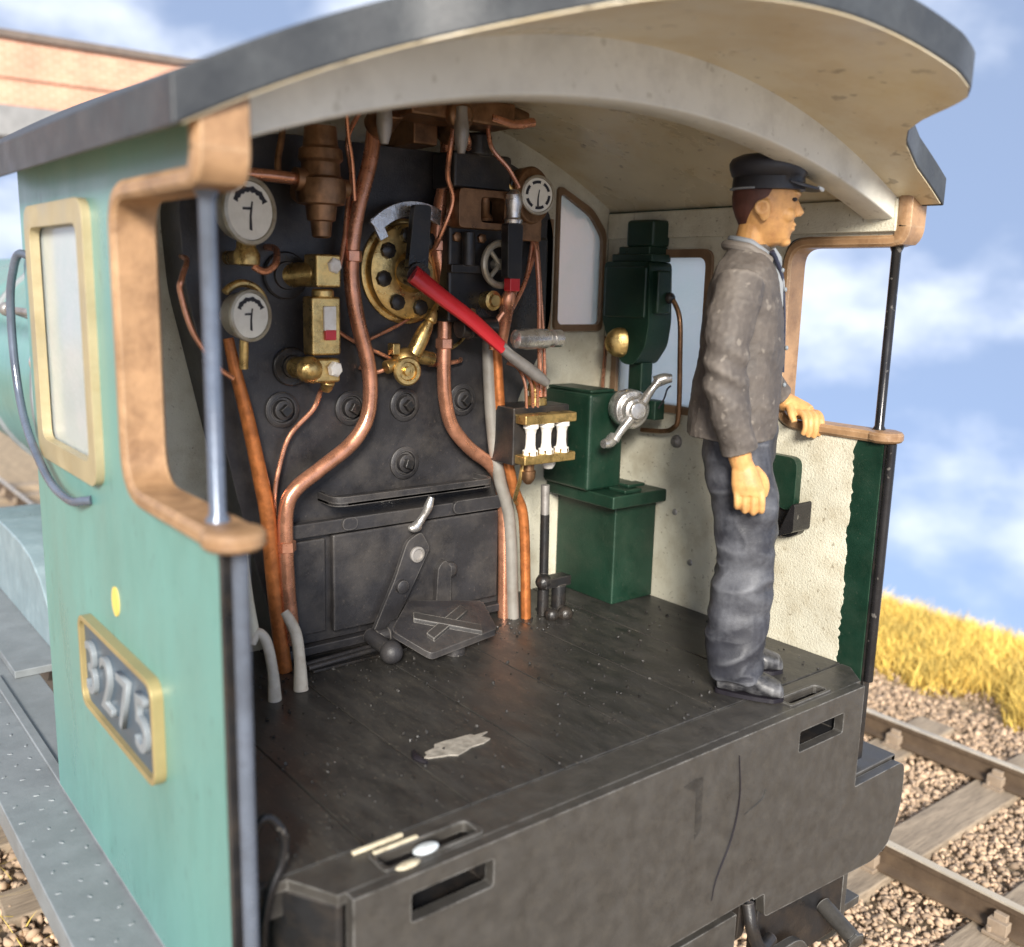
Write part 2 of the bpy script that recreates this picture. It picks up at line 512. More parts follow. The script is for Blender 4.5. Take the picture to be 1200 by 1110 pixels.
def rrect(a0, b0, a1, b1, r, n=5):
    pts = []
    for (ca, cb, s) in ((a1 - r, b0 + r, -90), (a1 - r, b1 - r, 0), (a0 + r, b1 - r, 90), (a0 + r, b0 + r, 180)):
        for i in range(n + 1):
            th = R(s + 90 * i / n)
            pts.append((ca + r * math.cos(th), cb + r * math.sin(th)))
    return pts


def rpoly(pts, rad, n=5):
    """round the corners of a closed polygon"""
    out = []
    k = len(pts)
    for i in range(k):
        p0, p1, p2 = Vector(pts[i - 1]), Vector(pts[i]), Vector(pts[(i + 1) % k])
        r = rad[i] if isinstance(rad, (list, tuple)) else rad
        if r <= 0:
            out.append(tuple(p1))
            continue
        d0 = (p0 - p1).normalized()
        d2 = (p2 - p1).normalized()
        a, c = p1 + d0 * r, p1 + d2 * r
        for j in range(n + 1):
            s = j / n
            q = a * (1 - s) ** 2 + p1 * 2 * s * (1 - s) + c * s * s
            out.append(tuple(q))
    return out


def YZ(sign=1):
    return lambda a, b, t: (t, a, b)


XZ = lambda a, b, t: (a, t, b)
XY = lambda a, b, t: (a, b, t)

# ================================================================== GROUND
GZ = -1.62
g = MB()
gx = [-30, -8, -4, 0, 4, 4.7, 5.4, 6.0, 6.35, 6.7, 8.0, 14.0]
gzv = [GZ, GZ, GZ, GZ, GZ, GZ - 0.01, GZ + 0.02, GZ + 0.03, GZ - 0.02, GZ - 0.35, GZ - 1.9, GZ - 9]
gy = [-14 + 3 * i for i in range(20)]
vs = [(x, y, z) for y in gy for x, z in zip(gx, gzv)]
k = len(gx)
g.add(vs, [(j * k + i, j * k + i + 1, (j + 1) * k + i + 1, (j + 1) * k + i) for j in range(len(gy) - 1) for i in range(k - 1)])
ground = g.build('ground', 'ground_soil', smooth=True, angle=60)
tag(ground, 'brown soil ground below the tracks', kind='structure')

# ballast stones (uncountable)
ico = bmesh.new()
bmesh.ops.create_icosphere(ico, subdivisions=1, radius=1.0)
ico_v = np.array([q.co[:] for q in ico.verts])
ico_f = np.array([[q.index for q in f.verts] for f in ico.faces])
ico.free()


def stones(name, regions, label):
    V, F = [], []
    o = 0
    for (x0, x1, y0, y1, n, smin, smax, zfun) in regions:
        for _ in range(n):
            x, y = rng.uniform(x0, x1), rng.uniform(y0, y1)
            s = rng.uniform(smin, smax)
            sc = s * rng.uniform(0.4, 1.3, 3)
            A = rng.normal(size=(3, 3))
            q, _r = np.linalg.qr(A)
            v = (ico_v * (1 + rng.normal(0, 0.27, (12, 1)))) * sc
            v = v @ q
            v[:, 0] += x
            v[:, 1] += y
            v[:, 2] += zfun(x) + rng.uniform(-0.3, 0.55) * s
            V.append(v)
            F.append(ico_f + o)
            o += 12
    V = np.concatenate(V)
    F = np.concatenate(F)
    me = bpy.data.meshes.new(name)
    me.vertices.add(len(V))
    me.vertices.foreach_set('co', V.ravel())
    me.loops.add(F.size)
    me.loops.foreach_set('vertex_index', F.ravel().astype(np.int32))
    me.polygons.add(len(F))
    me.polygons.foreach_set('loop_start', np.arange(0, F.size, 3, dtype=np.int32))
    me.update(calc_edges=True)
    me.materials.append(MATS['stone'])
    ob = bpy.data.objects.new(name, me)
    COL.objects.link(ob)
    return tag(ob, label, kind='stuff')


zb = lambda x: GZ + 0.035
stones('ballast', [(1.2, 4.75, -1.8, 5.2, 42000, 0.008, 0.023, zb), (4.3, 5.3, -1.5, 6.0, 5000, 0.006, 0.018, zb),
                   (-3.0, -0.55, 1.6, 7.0, 13000, 0.013, 0.034, zb), (-0.7, 1.3, -1.2, 2.0, 2500, 0.02, 0.036, zb)],
       'loose tan ballast stones between the sleepers')


def gz(x):
    return float(np.interp(x, gx, gzv))


# straw coloured grass on the bank and loose straws in the ballast
def blades(name, n, xr, yr, hr, label, lean=0.5, wr=(0.006, 0.014), dens=None, zoff=0.0):
    x = rng.uniform(*xr, n)
    y = rng.uniform(*yr, n)
    if dens is not None:
        keep = rng.uniform(size=n) < dens(x, y)
        x, y = x[keep], y[keep]
        n = len(x)
    z = np.interp(x, gx, gzv) + zoff
    h = rng.uniform(*hr, n)
    wd = rng.uniform(*wr, n)
    th = rng.uniform(0, 2 * np.pi, n)
    lx, ly = rng.normal(0, lean, n) * h, rng.normal(0, lean, n) * h
    dx, dy = np.cos(th) * wd, np.sin(th) * wd
    V = np.zeros((n, 5, 3))
    V[:, 0] = np.stack([x - dx, y - dy, z], 1)
    V[:, 1] = np.stack([x + dx, y + dy, z], 1)
    V[:, 2] = np.stack([x + dx * .7 + lx * .4, y + dy * .7 + ly * .4, z + h * .6], 1)
    V[:, 3] = np.stack([x - dx * .7 + lx * .4, y - dy * .7 + ly * .4, z + h * .6], 1)
    V[:, 4] = np.stack([x + lx, y + ly, z + h], 1)
    base = np.arange(n) * 5
    me = bpy.data.meshes.new(name)
    me.vertices.add(n * 5)
    me.vertices.foreach_set('co', V.reshape(-1))
    q = np.stack([base, base + 1, base + 2, base + 3], 1)
    tr = np.stack([base + 3, base + 2, base + 4], 1)
    li = np.concatenate([q.ravel(), tr.ravel()]).astype(np.int32)
    me.loops.add(len(li))
    me.loops.foreach_set('vertex_index', li)
    me.polygons.add(2 * n)
    me.polygons.foreach_set('loop_start', np.concatenate([np.arange(n) * 4, n * 4 + np.arange(n) * 3]).astype(np.int32))
    me.update(calc_edges=True)
    me.materials.append(MATS['straw'])
    ob = bpy.data.objects.new(name, me)
    COL.objects.link(ob)
    return tag(ob, label, kind='stuff')


blades('dry_grass', 200000, (4.72, 6.75), (-2.0, 9.0), (0.07, 0.24), 'yellow dry grass along the bank beside the track', lean=0.45, wr=(0.003, 0.008),
       dens=lambda x, y: np.clip((x - 4.72 + 0.22 * np.sin(y * 3.1) + 0.15 * np.sin(y * 7.7 + 1)) / 0.45, 0, 1))
blades('loose_straw', 500, (-3.0, -0.6), (1.6, 7.0), (0.03, 0.06), 'loose yellow straws lying in the ballast', lean=3.0, wr=(0.002, 0.004), zoff=0.06)


# ================================================================== TRACKS
def make_track(cx, y0, y1, half, label, cat, yoff, group):
    root = empty('railway_track', (cx, 0, GZ))
    tag(root, label, cat, group)
    rt = 0.22     # rail top above GZ
    for s in (-1, 1):
        prof = [(-0.07, 0.085), (0.07, 0.085), (0.07, 0.097), (0.014, 0.115), (0.012, 0.180), (0.028, 0.188), (0.028, 0.214), (0.021, 0.220),
                (-0.021, 0.220), (-0.028, 0.214), (-0.028, 0.188), (-0.012, 0.180), (-0.014, 0.115), (-0.07, 0.097)]
        m = MB()
        m.plate([[(s * half + a, b) for a, b in prof]], lambda a, b, t: (a, t, b), y0, y1)
        r = m.build('rail', ['rail_side', 'rail_top'], root, smooth=False)
        for pl in r.data.polygons:
            if pl.normal.z > 0.7 and pl.center.z > 0.19:
                pl.material_index = 1
    ms = MB()
    ms.box((-1.22, -0.125, -0.10), (1.22, 0.125, 0.075))
    y = y0 + 0.3 + yoff
    first = None
    firstc = {}
    while y < y1 - 0.2:
        if first is None:
            first = ms.build('sleeper', 'sleeper', root, bevel=0.012)
            o = first
        else:
            o = first.copy()
            COL.objects.link(o)
            o.parent = root
        o.location = (random.uniform(-0.02, 0.02), y, random.uniform(-0.006, 0.004))
        o.rotation_euler = (0, 0, random.uniform(-0.012, 0.012))
        for s in (-1, 1):
            if s not in firstc:
                mc = MB()
                mc.box((-0.11, -0.055, 0.074), (0.11, 0.055, 0.093))
                for e in (-1, 1):
                    mc.box((e * 0.034, -0.045, 0.09), (e * 0.085, 0.045, 0.15 if e < 0 else 0.165))
                    mc.box((e * 0.03, -0.03, 0.14), (e * 0.06, 0.03, 0.178))
                    mc.cyl((e * 0.092, 0.03, 0.09), (e * 0.092, 0.03, 0.118), 0.014, n=8)
                firstc[s] = mc.build('rail_chair', 'chair_iron', root, bevel=0.004)
                c = firstc[s]
            else:
                c = firstc[s].copy()
                COL.objects.link(c)
                c.parent = root
            c.location = (s * half, y, 0)
        y += 0.66
    return root


make_track(3.11, -2.4, 7.0, 0.68, 'weathered railway track with shiny rails beside the dry grass bank', 'track', 0.10, None)
make_track(0.0, -2.4, 13.0, 0.68, 'railway track carrying the green locomotive', 'track', 0.35, None)

# ================================================================== BRIDGE
br = empty('brick_bridge', (0, 15.6, GZ))
tag(br, 'red brick overbridge with dark coping crossing behind the locomotive', 'bridge')
h0 = -GZ
MB().box((-14, 0, 3.88 + h0), (14, 0.8, 4.86 + h0)).build('parapet', 'brick', br)
MB().box((-14, -0.09, 4.86 + h0), (14, 0.9, 4.97 + h0)).build('coping', 'coping', br, bevel=0.01)
MB().box((-14, -0.05, 4.28 + h0), (14, 0.2, 4.36 + h0)).build('string_course', 'brick', br, bevel=0.006)
MB().box((-14, -0.12, 3.40 + h0), (14, 0.9, 3.86 + h0)).build('girder', 'girder', br, bevel=0.01)
for s in (-1, 1):
    MB().box((s * 9.5, -0.04, 0), (s * 14.2, 3.0, 3.40 + h0)).build('abutment', 'brick', br)

# ================================================================== LOCOMOTIVE
loco = empty('locomotive', (0, 0, 0))
tag(loco, 'weathered teal steam locomotive with open cab, copper pipes and black backhead', 'locomotive')


def lp(mb, name, material, parent=None, **kw):
    return mb.build(name, material, loco if parent is None else parent, **kw)


OUT, INN = 1.20, 1.168
SHEET = rpoly([(0.09, -0.36), (1.60, -0.36), (1.60, 1.66), (0.05, 1.66), (0.05, 1.53), (0.555, 1.53), (0.555, 0.835), (0.09, 0.835)],
              [0, 0, 0, 0, 0, 0.07, 0.10, 0], 6)
WIN = rpoly([(0.90, 0.83), (1.43, 0.83), (1.43, 1.49), (0.90, 1.49)], 0.04, 4)

# inner lining: cream up to a ragged line near the rear edge, the outer colour beyond
rag = []
zz = -0.34
while zz < 0.80:
    rag.append((0.190 + 0.012 * zz + 0.003 * math.sin(zz * 17) + random.uniform(-0.0055, 0.0055), zz))
    zz += 0.011


def side(s):
    e = 0.055 if s > 0 else 0.0        # the rear trim sits a little further forward on the right
    m = MB()
    m.plate([[(max(a, 0.05 + e) if b > 1.0 else a, b) for a, b in SHEET], WIN], YZ(), s * (INN + 0.003), s * OUT)
    sh = lp(m, 'cab_side', 'teal' if s < 0 else 'green', smooth=False)
    lin = [(1.5, -0.005), (1.5, 1.655), (0.06 + e, 1.655), (0.06 + e, 1.532)] + rpoly([(0.06 + e, 1.532), (0.557, 1.532), (0.557, 0.833), (0.19, 0.833)], [0, 0.07, 0.1, 0], 6)[1:] + \
          [q for q in reversed(rag) if 0.0 < q[1] < 0.81] + [(0.190, -0.005)]
    m = MB()
    m.plate([lin, WIN], YZ(), s * (INN + 0.003), s * INN)
    lp(m, 'lining', 'cream_wall', sh, smooth=False)
    # window frame, outside and inside, and pane
    ro = rpoly([(0.865, 0.795), (1.465, 0.795), (1.465, 1.525), (0.865, 1.525)], 0.06, 5)
    ri = rpoly([(0.925, 0.855), (1.405, 0.855), (1.405, 1.465), (0.925, 1.465)], 0.04, 5)
    m = MB()
    m.plate([ro, ri], YZ(), s * (OUT + 0.022), s * (OUT - 0.005))
    lp(m, 'window_frame', 'frame_tan', sh, bevel=0.007)
    ro2 = rpoly([(0.892, 0.822), (1.438, 0.822), (1.438, 1.498), (0.892, 1.498)], 0.05, 5)
    m = MB()
    m.plate([ro2, ri], YZ(), s * (INN - 0.014), s * (INN + 0.004))
    lp(m, 'window_frame', 'brown_frame', sh, bevel=0.005)
    m = MB()
    m.plate([rpoly([(0.905, 0.835), (1.425, 0.835), (1.425, 1.485), (0.905, 1.485)], 0.03, 3)], YZ(), s * 1.190, s * 1.182)
    lp(m, 'window_pane', 'pane' if s > 0 else 'pane_frosted', sh, smooth=False)
    # wooden beading sweeping round the opening
    path = [(0.035 + e, 1.668), (0.035 + e, 1.56)] + rpoly([(0.035 + e, 1.60), (0.035 + e, 1.515), (0.54, 1.515), (0.54, 0.85), (0.03 + e * 1.4, 0.85)], [0, 0.05, 0.085, 0.11, 0], 7)[1:]
    rings = []
    cx = s * 1.203
    P = [Vector(q) for q in path]
    for i, q in enumerate(P):
        tn = (P[min(i + 1, len(P) - 1)] - P[max(i - 1, 0)]).normalized()
        nr = Vector((-tn.y, tn.x))
        hw, ht = 0.050, 0.019
        if i < 7:
            hw, ht = 0.052, 0.026
        prof = [(-hw, -ht * .5), (-hw * .85, -ht), (hw * .85, -ht), (hw, -ht * .5), (hw, ht * .5), (hw * .85, ht), (-hw * .85, ht), (-hw, ht * .5)]
        rings.append([(cx + a, q.x + nr.x * b, q.y + nr.y * b) for a, b in prof])
    m = MB()
    m.rings(rings)
    m.lathe((cx, 0.03 + e * 1.4, 0.829), (0, 0, 1), [(0, 0.044), (0.004, 0.056), (0.012, 0.062), (0.030, 0.062), (0.038, 0.056), (0.043, 0.040)], n=24)
    bd = lp(m, 'opening_beading', 'wood', bevel=0.004)
    # hand rail posts
    m = MB()
    yp = 0.105 + e * 0.5
    m.tube([(cx, yp, 0.86), (cx, yp, 0.885), (cx, yp, 1.48), (cx, yp, 1.505)], [0.03, 0.017, 0.016, 0.016, 0.017, 0.028], n=14, smooth=0)
    lp(m, 'handrail', 'rod_black' if s > 0 else 'steel_sky_tint')
    m = MB()
    m.tube([(cx - s * 0.02, 0.05 + e * 0.3, -0.04 if s > 0 else -0.10), (cx - s * 0.02, 0.05 + e * 0.3, 0.83)], 0.017, n=14, smooth=0)
    lp(m, 'handrail', 'rod_black' if s > 0 else 'steel_sky_tint')
    lp(MB().box((s * 1.172, 0.076, -0.355), (s * 1.212, 0.0895, 0.832)), 'edge_strip', 'fitting_black', sh, bevel=0.003)
    return sh


left_side = side(-1)
right_side = side(1)
tag(left_side, 'teal outer cab side with tan framed window')

# cant rail inside, right wall joint line
for s in (-1, 1):
    lp(MB().box((s * 1.150, 0.115 if s > 0 else 0.06, 1.545), (s * 1.166, 1.49, 1.652)), 'cant_rail', 'cream_wall', bevel=0.004)

# left grab rail
m = MB()
m.tube([(-1.20, 1.50, 1.385), (-1.225, 1.53, 1.392), (-1.235, 1.57, 1.35), (-1.24, 1.62, 1.25), (-1.24, 1.62, 1.05), (-1.24, 1.53, 0.88), (-1.24, 1.30, 0.755), (-1.235, 1.10, 0.725), (-1.215, 1.02, 0.735), (-1.20, 1.0, 0.74)], 0.0125, n=12)
lp(m, 'grab_rail', 'steel_sky_tint', left_side)

# number plate
pl = MB()
pl.plate([rrect(0.50, 0.13, 1.11, 0.385, 0.035)], YZ(), -1.2, -1.214)
plate = lp(pl, 'number_plate', 'plate_blue')
tag(plate, 'dark number plate with raised border')
m = MB()
m.plate([rrect(0.49, 0.12, 1.12, 0.395, 0.045), rrect(0.505, 0.135, 1.105, 0.38, 0.034)], YZ(), -1.199, -1.229)
lp(m, 'border', 'gold', plate, bevel=0.004)
for i, ch in enumerate('3275'):
    cu = bpy.data.curves.new('digit', 'FONT')
    cu.body = ch
    cu.size = 0.215
    cu.extrude = 0.006
    cu.offset = 0.0
    cu.align_x = 'CENTER'
    cu.bevel_depth = 0.001
    tmp = bpy.data.objects.new('digit_tmp', cu)
    COL.objects.link(tmp)
    dg = bpy.context.evaluated_depsgraph_get()
    me = bpy.data.meshes.new_from_object(tmp.evaluated_get(dg))
    bpy.data.objects.remove(tmp)
    me.materials.clear()
    me.materials.append(MATS['letter'])
    me.transform(Matrix(((0, 0, -1, -1.221), (-1, 0, 0, 1.02 - i * 0.143), (0, 1, 0, 0.182), (0, 0, 0, 1))))
    o = bpy.data.objects.new('digit', me)
    COL.objects.link(o)
    o.parent = plate
# yellow oval mark
m = MB()
m.plate([[(0.83 + 0.028 * math.cos(a), 0.50 + 0.04 * math.sin(a)) for a in [R(15 * i) for i in range(24)]]], YZ(), -1.2, -1.2035)
lp(m, 'oval_mark', 'yellow', left_side, smooth=False)

# ---- roof
RT = 0.088


def zr(x, y):
    return 1.933 + 0.055 * y - (0.205 + 0.03 * y) * x * x


def yr(x):
    return float(np.interp(abs(x), [0, .46, .56, .62, .665, .72, .78, .86, 1.0, 1.3], [-.435, -.425, -.405, -.37, -.30, -.20, -.12, -.07, -.03, 0.0]))


nx, ny = 88, 24
xs = [-1.3 + 2.525 * i / nx for i in range(nx + 1)]


def roof_pt(x, v, top):
    y = yr(x) + (1.78 - yr(x)) * v
    return (x, y, zr(x, max(y, -0.45)) + (RT if top else 0))


def roof_sheet(z_lo, z_hi, inset):
    m = MB()
    n = nx + 1
    vs, fs = [], []
    for lev in (z_lo, z_hi):
        for j in range(ny + 1):
            for x in xs:
                q = roof_pt(x * inset, j / ny, False)
                yy = q[1] + (0.006 if inset < 1 and j == 0 else 0)
                vs.append((q[0], yy, q[2] + lev))
    o = (ny + 1) * n
    for j in range(ny):
        for i in range(nx):
            a = j * n + i
            fs.append((a, a + n, a + n + 1, a + 1))
            fs.append((o + a, o + a + 1, o + a + n + 1, o + a + n))
    rim = [i for i in range(n)] + [j * n + nx for j in range(1, ny + 1)] + [ny * n + i for i in range(nx - 1, -1, -1)] + [j * n for j in range(ny - 1, 0, -1)]
    for i in range(len(rim)):
        a, b = rim[i], rim[(i + 1) % len(rim)]
        fs.append((a, b, o + b, o + a))
    m.add(vs, fs)
    return m


roof = lp(roof_sheet(0.0, RT, 1.0), 'roof', 'roof_grey', angle=50, bevel=0.006)
lp(roof_sheet(-0.003, 0.0005, 0.985), 'ceiling_lining', 'cream', roof, angle=50)


# arched rib
def rib_lo(x):
    return 1.795 - 0.158 * x * x


for (y0, y1, nm) in ((0.125, 0.235, 'roof_rib'),):
    rings = []
    for i in range(61):
        x = -1.165 + 2.33 * i / 60
        lo, hi = rib_lo(x), zr(x, 0.18) + 0.012
        lo = min(lo, hi - 0.03)
        rings.append([(x, y0, lo + 0.004), (x, y0 + 0.006, lo), (x, y1 - 0.006, lo), (x, y1, lo + 0.004), (x, y1, hi), (x, y0, hi)])
    m = MB()
    m.rings(rings)
    lp(m, nm, 'rib_white', roof, bevel=0.003)

# ---- front wall with spectacle windows
FY = 1.50
outer = [(-1.165, -0.3), (1.165, -0.3), (1.165, 1.645)] + [(1.165 - 2.33 * i / 24, zr(1.165 - 2.33 * i / 24, FY) + 0.01) for i in range(25)] + [(-1.165, 1.645)]
outer = [(-1.165, -0.3), (1.165, -0.3)] + [(1.165 - 2.33 * i / 24, zr(1.165 - 2.33 * i / 24, FY) + 0.012) for i in range(25)]
wr_ = [(0.86, 1.16), (1.128, 1.16), (1.128, 1.56), (1.05, 1.650), (0.86, 1.74)]
holes = [rpoly(wr_, 0.03, 4), rpoly([(-a, b) for a, b in reversed(wr_)], 0.03, 4)]
m = MB()
m.plate([outer] + holes, XZ, FY, FY + 0.03)
fw = lp(m, 'front_wall', 'cream_wall', smooth=False)
for s in (1, -1):
    c = Vector((1.0, 1.42))
    o_ = rpoly([tuple(c + (Vector(q) - c) * 1.0 + (Vector(q) - c).normalized() * 0.018) for q in wr_], 0.035, 5)
    i_ = rpoly([tuple(c + (Vector(q) - c) - (Vector(q) - c).normalized() * 0.016) for q in wr_], 0.03, 5)
    o_, i_ = [[(s * a, b) for a, b in L_] for L_ in (o_, i_)]
    m = MB()
    m.plate([o_, i_], XZ, FY - 0.018, FY + 0.002)
    lp(m, 'window_frame', 'brown_frame', fw, bevel=0.005)
    m = MB()
    m.plate([[(s * a, b) for a, b in rpoly(wr_, 0.03, 4)]], XZ, FY + 0.012, FY + 0.020)
    lp(m, 'window_pane', 'pane', fw, smooth=False)
# thin outer face in body colour
m = MB()
m.plate([outer] + holes, XZ, FY + 0.033, FY + 0.045)
lp(m, 'outer_skin', 'teal', fw, smooth=False)

# ---- floor: planks, lip strip, slots
fl = lp(MB().box((-1.166, 0.17, -0.10), (1.166, 1.498, -0.012)), 'floor', 'floor_black')
edges = [-1.164, -0.84, -0.52, -0.19, 0.14, 0.47, 0.78, 1.164]
for a, b in zip(edges[:-1], edges[1:]):
    lp(MB().box((a + 0.0015, 0.172, -0.0118), (b - 0.0015, 1.497, random.uniform(-0.001, 0.001))), 'plank', 'floor_black', fl, bevel=0.003)
lip = [(-0.986, 0.0352), (1.079, 0.0352), (1.165, 0.13), (1.165, 0.168), (-1.155, 0.168), (-1.05, 0.155)]
sl1 = rrect(-0.85, 0.052, -0.58, 0.118, 0.012, 3)
sl2 = rrect(0.70, 0.052, 0.91, 0.108, 0.012, 3)
m = MB()
m.plate([lip, sl1, sl2], XY, -0.03, -0.0035)
lp(m, 'floor_lip', 'beam_black', bevel=0.001)
for (a, b, c, d) in ((-0.85, 0.052, -0.58, 0.118), (0.70, 0.052, 0.91, 0.108)):
    m = MB()
    m.plate([rrect(a - 0.010, b - 0.008, c + 0.010, d + 0.010, 0.015, 3), rrect(a + 0.004, b + 0.004, c - 0.004, d - 0.004, 0.012, 3)], XY, -0.006, 0.002)
    lp(m, 'slot_rim', 'beam_black', bevel=0.002)

# ---- headstock (rear beam)
hb = rpoly([(-0.967, -0.003), (-0.967, -0.385), (-1.385, -0.385), (-1.40, -0.64), (-1.28, -0.745), (-0.56, -0.70), (-0.55, -0.60), (0.50, -0.60), (0.505, -0.61),
            (0.56, -0.61), (0.57, -0.70), (1.27, -0.745), (1.395, -0.64), (1.385, -0.385), (1.05, -0.385), (1.05, -0.003)],
           [0, 0.01, 0.05, 0.12, 0.06, 0.02, 0.02, 0, 0, 0.01, 0.02, 0.08, 0.14, 0.05, 0.01, 0], 6)
hs1 = rrect(-0.815, -0.125, -0.575, -0.05, 0.008, 3)
hs2 = rrect(0.685, -0.145, 0.935, -0.072, 0.008, 3)
m = MB()
m.plate([hb, hs1, hs2], XZ, 0.0, 0.035)
head = lp(m, 'headstock', 'beam_black', bevel=0.006)
m = MB()
m.plate([[(-0.94, 0.037), (1.02, 0.037), (1.16, 0.13), (1.16, 0.30), (-1.10, 0.30), (-1.045, 0.155)]], XY, -0.383, -0.15)
m.box((-0.94, 0.037, -0.16), (-0.83, 0.30, -0.032))
m.box((-0.56, 0.037, -0.16), (0.67, 0.30, -0.032))
m.box((0.95, 0.037, -0.16), (1.02, 0.30, -0.032))
m.box((-0.84, 0.15, -0.16), (-0.55, 0.30, -0.032))
m.box((0.66, 0.15, -0.16), (0.96, 0.30, -0.032))
lp(m, 'headstock_body', 'fitting_black')  # black colour stands in for the shade inside the beam slots
m = MB()
m.plate([[(-0.9685, 0.0355), (-0.9685, 0.06), (-1.055, 0.30), (-1.09, 0.30), (-1.052, 0.155), (-0.987, 0.0355)]], XY, -0.384, -0.0315)
lp(m, 'corner_plate', 'fitting_black', bevel=0.008)
m = MB()
m.plate([[(1.078, 0.0355), (1.163, 0.13), (1.163, 0.168), (1.10, 0.168), (1.05, 0.0355)]], XY, -0.384, -0.0315)
lp(m, 'corner_plate', 'beam_black', bevel=0.005)

# scratches and hairs stuck on the headstock
m = MB()
m.tube([(0.37, -0.002, -0.06), (0.385, -0.003, -0.20), (0.36, -0.003, -0.33), (0.30, -0.002, -0.45), (0.285, -0.002, -0.52)], [0.0018, 0.003, 0.003, 0.0015], n=6)
lp(m, 'hair_crack', 'ink', head)
m = MB()
m.plate([[(0.170, -0.075), (0.205, -0.08), (0.212, -0.25), (0.185, -0.275), (0.178, -0.12), (0.12, -0.085)]], XZ, -0.0012, 0.001)
lp(m, 'scuff_mark', 'floor_black', head, smooth=False)
m = MB()
m.tube([(0.52, -0.001, -0.22), (0.50, -0.001, -0.25), (0.42, -0.001, -0.275)], [0.004, 0.003, 0.001], n=6)
lp(m, 'scuff_mark', 'floor_black', head)

# ---- running boards
for s in (-1, 1):
    m = MB()
    m.box((s * 1.02, 0.04 if s > 0 else 0.30, -0.40), (s * 1.385, 9.0, -0.375))
    m.box((s * 1.355, 0.04 if s > 0 else 0.30, -0.47), (s * 1.384, 9.0, -0.376))
    if s < 0:
        m.box((-1.20, 0.30, -0.374), (-1.165, 2.72, -0.362))
    rbd = lp(m, 'running_board', 'board_grey' if s < 0 else 'beam_black', bevel=0.005)
    if s < 0:
        first = None
        for row, x in enumerate((-1.345, -1.29, -1.235)):
            for i in range(30):
                y = 0.4 + i * 0.115 + 0.05 * row
                if first is None:
                    mm = MB()
                    mm.ball((0, 0, 0), (0.006, 0.011, 0.004), n=6)
                    first = mm.build('rivet', 'board_grey', rbd)
                    o = first
                else:
                    o = first.copy()
                    COL.objects.link(o)
                    o.parent = rbd
                o.location = (x + random.uniform(-.014, .014), y + random.uniform(-.016, .016), -0.3755 + random.uniform(-.001, .001))
                o.rotation_euler = (0, 0, random.uniform(0, 3))
m = MB()
m.box((-1.12, 2.66, -0.374), (-0.55, 9, -0.34))
lp(m, 'raised_board', 'board_grey', bevel=0.004)
# splasher
prof = [(2.72, -0.342), (2.76, -0.26), (2.85, -0.15), (2.98, -0.05), (3.15, 0.02), (3.35, 0.05), (3.7, 0.06), (4.1, 0.05), (4.4, 0.0), (4.7, -0.13), (4.85, -0.342)]
m = MB()
m.plate([prof], YZ(), -0.93, -0.62)
lp(m, 'splasher', 'splasher_skylit', bevel=0.012)
m = MB()
m.tube([(-0.60, 2.9, 0.27), (-0.66, 2.9, 0.27)], 0.02, smooth=0)
m.ball((-0.68, 2.9, 0.27), 0.035)
m.ball((-0.70, 2.94, 0.29), 0.022)
lp(m, 'drain_valve', 'silver')

# ---- boiler
m = MB()
m.lathe((0, 1.546, 0.74), (0, 1, 0), [(0, 0.80), (1.9, 0.80), (1.905, 0.74), (7.0, 0.70), (7.05, 0.60)], n=48)
boiler = lp(m, 'boiler', 'teal')
m = MB()
for y in (2.1, 3.42, 5.0):
    m.lathe((0, y, 0.74), (0, 1, 0), [(0, 0.803 if y < 3.43 else 0.74), (0.005, 0.812 if y < 3.43 else 0.75), (0.055, 0.812 if y < 3.43 else 0.75), (0.06, 0.803 if y < 3.43 else 0.74)], n=48)
lp(m, 'boiler_band', 'board_grey', boiler)
m = MB()
m.tube([(-0.86, 1.6, 1.16), (-0.86, 8.0, 1.16)], 0.017, smooth=0)
for y in (2.2, 3.6, 5.2):
    m.ball((-0.86, y, 1.16), 0.035)
    m.cyl((-0.86, y, 1.16), (-0.66, y, 1.08), 0.012, n=10)
lp(m, 'boiler_handrail', 'dull_silver', boiler)
m = MB()
m.cyl((-0.78, 2.35, 1.0), (-0.98, 2.35, 1.0), 0.028, n=14)
m.ball((-1.0, 2.35, 1.0), 0.045)
m.cyl((-1.0, 2.35, 0.98), (-1.0, 2.35, 0.45), 0.018, n=12)
lp(m, 'clack_valve', 'silver', boiler)

m = MB()
m.box((-0.72, 1.548, -0.37), (0.72, 3.3, 0.45))
lp(m, 'firebox', 'back_black', boiler, bevel=0.03)

# ---- frames, wheels and drag gear
for s in (-1, 1):
    m = MB()
    m.plate([rpoly([(0.05, -0.61), (8.0, -0.61), (8.0, -0.98), (0.45, -1.02), (0.05, -0.80)], [0, 0, .1, .1, .05])], YZ(), s * 0.50, s * 0.535)
    lp(m, 'frame_plate', 'fitting_black')
m = MB()
m.box((0.62, 0.06, -1.02), (1.14, 0.10, -0.705))
lp(m, 'drag_box', 'fitting_black', bevel=0.006)
m = MB()
m.plate([rpoly([(0.06, -0.74), (0.30, -0.74), (0.30, -1.05), (0.16, -1.16), (0.06, -1.05)], [0, 0, .03, .06, .04])], YZ(), 1.14, 1.17)
m.box((1.12, 0.09, -1.01), (1.32, 0.28, -0.975))
lp(m, 'step_bracket', 'beam_black', bevel=0.005)
m = MB()
m.cyl((1.00, 0.05, -0.86), (0.97, -0.10, -0.90), 0.030, n=16)
m.lathe((0.97, -0.10, -0.90), (-0.2, -1, -0.26), [(0, 0.032), (0.004, 0.036), (0.014, 0.036), (0.018, 0.028)], n=6)
lp(m, 'bolt', 'beam_black')
m = MB()
m.tube([(0.515, 0.03, -0.64), (0.51, 0.0, -0.72), (0.55, -0.01, -0.80), (0.62, 0.0, -0.80)], 0.022)
lp(m, 'hose_hook', 'fitting_black')
m = MB()
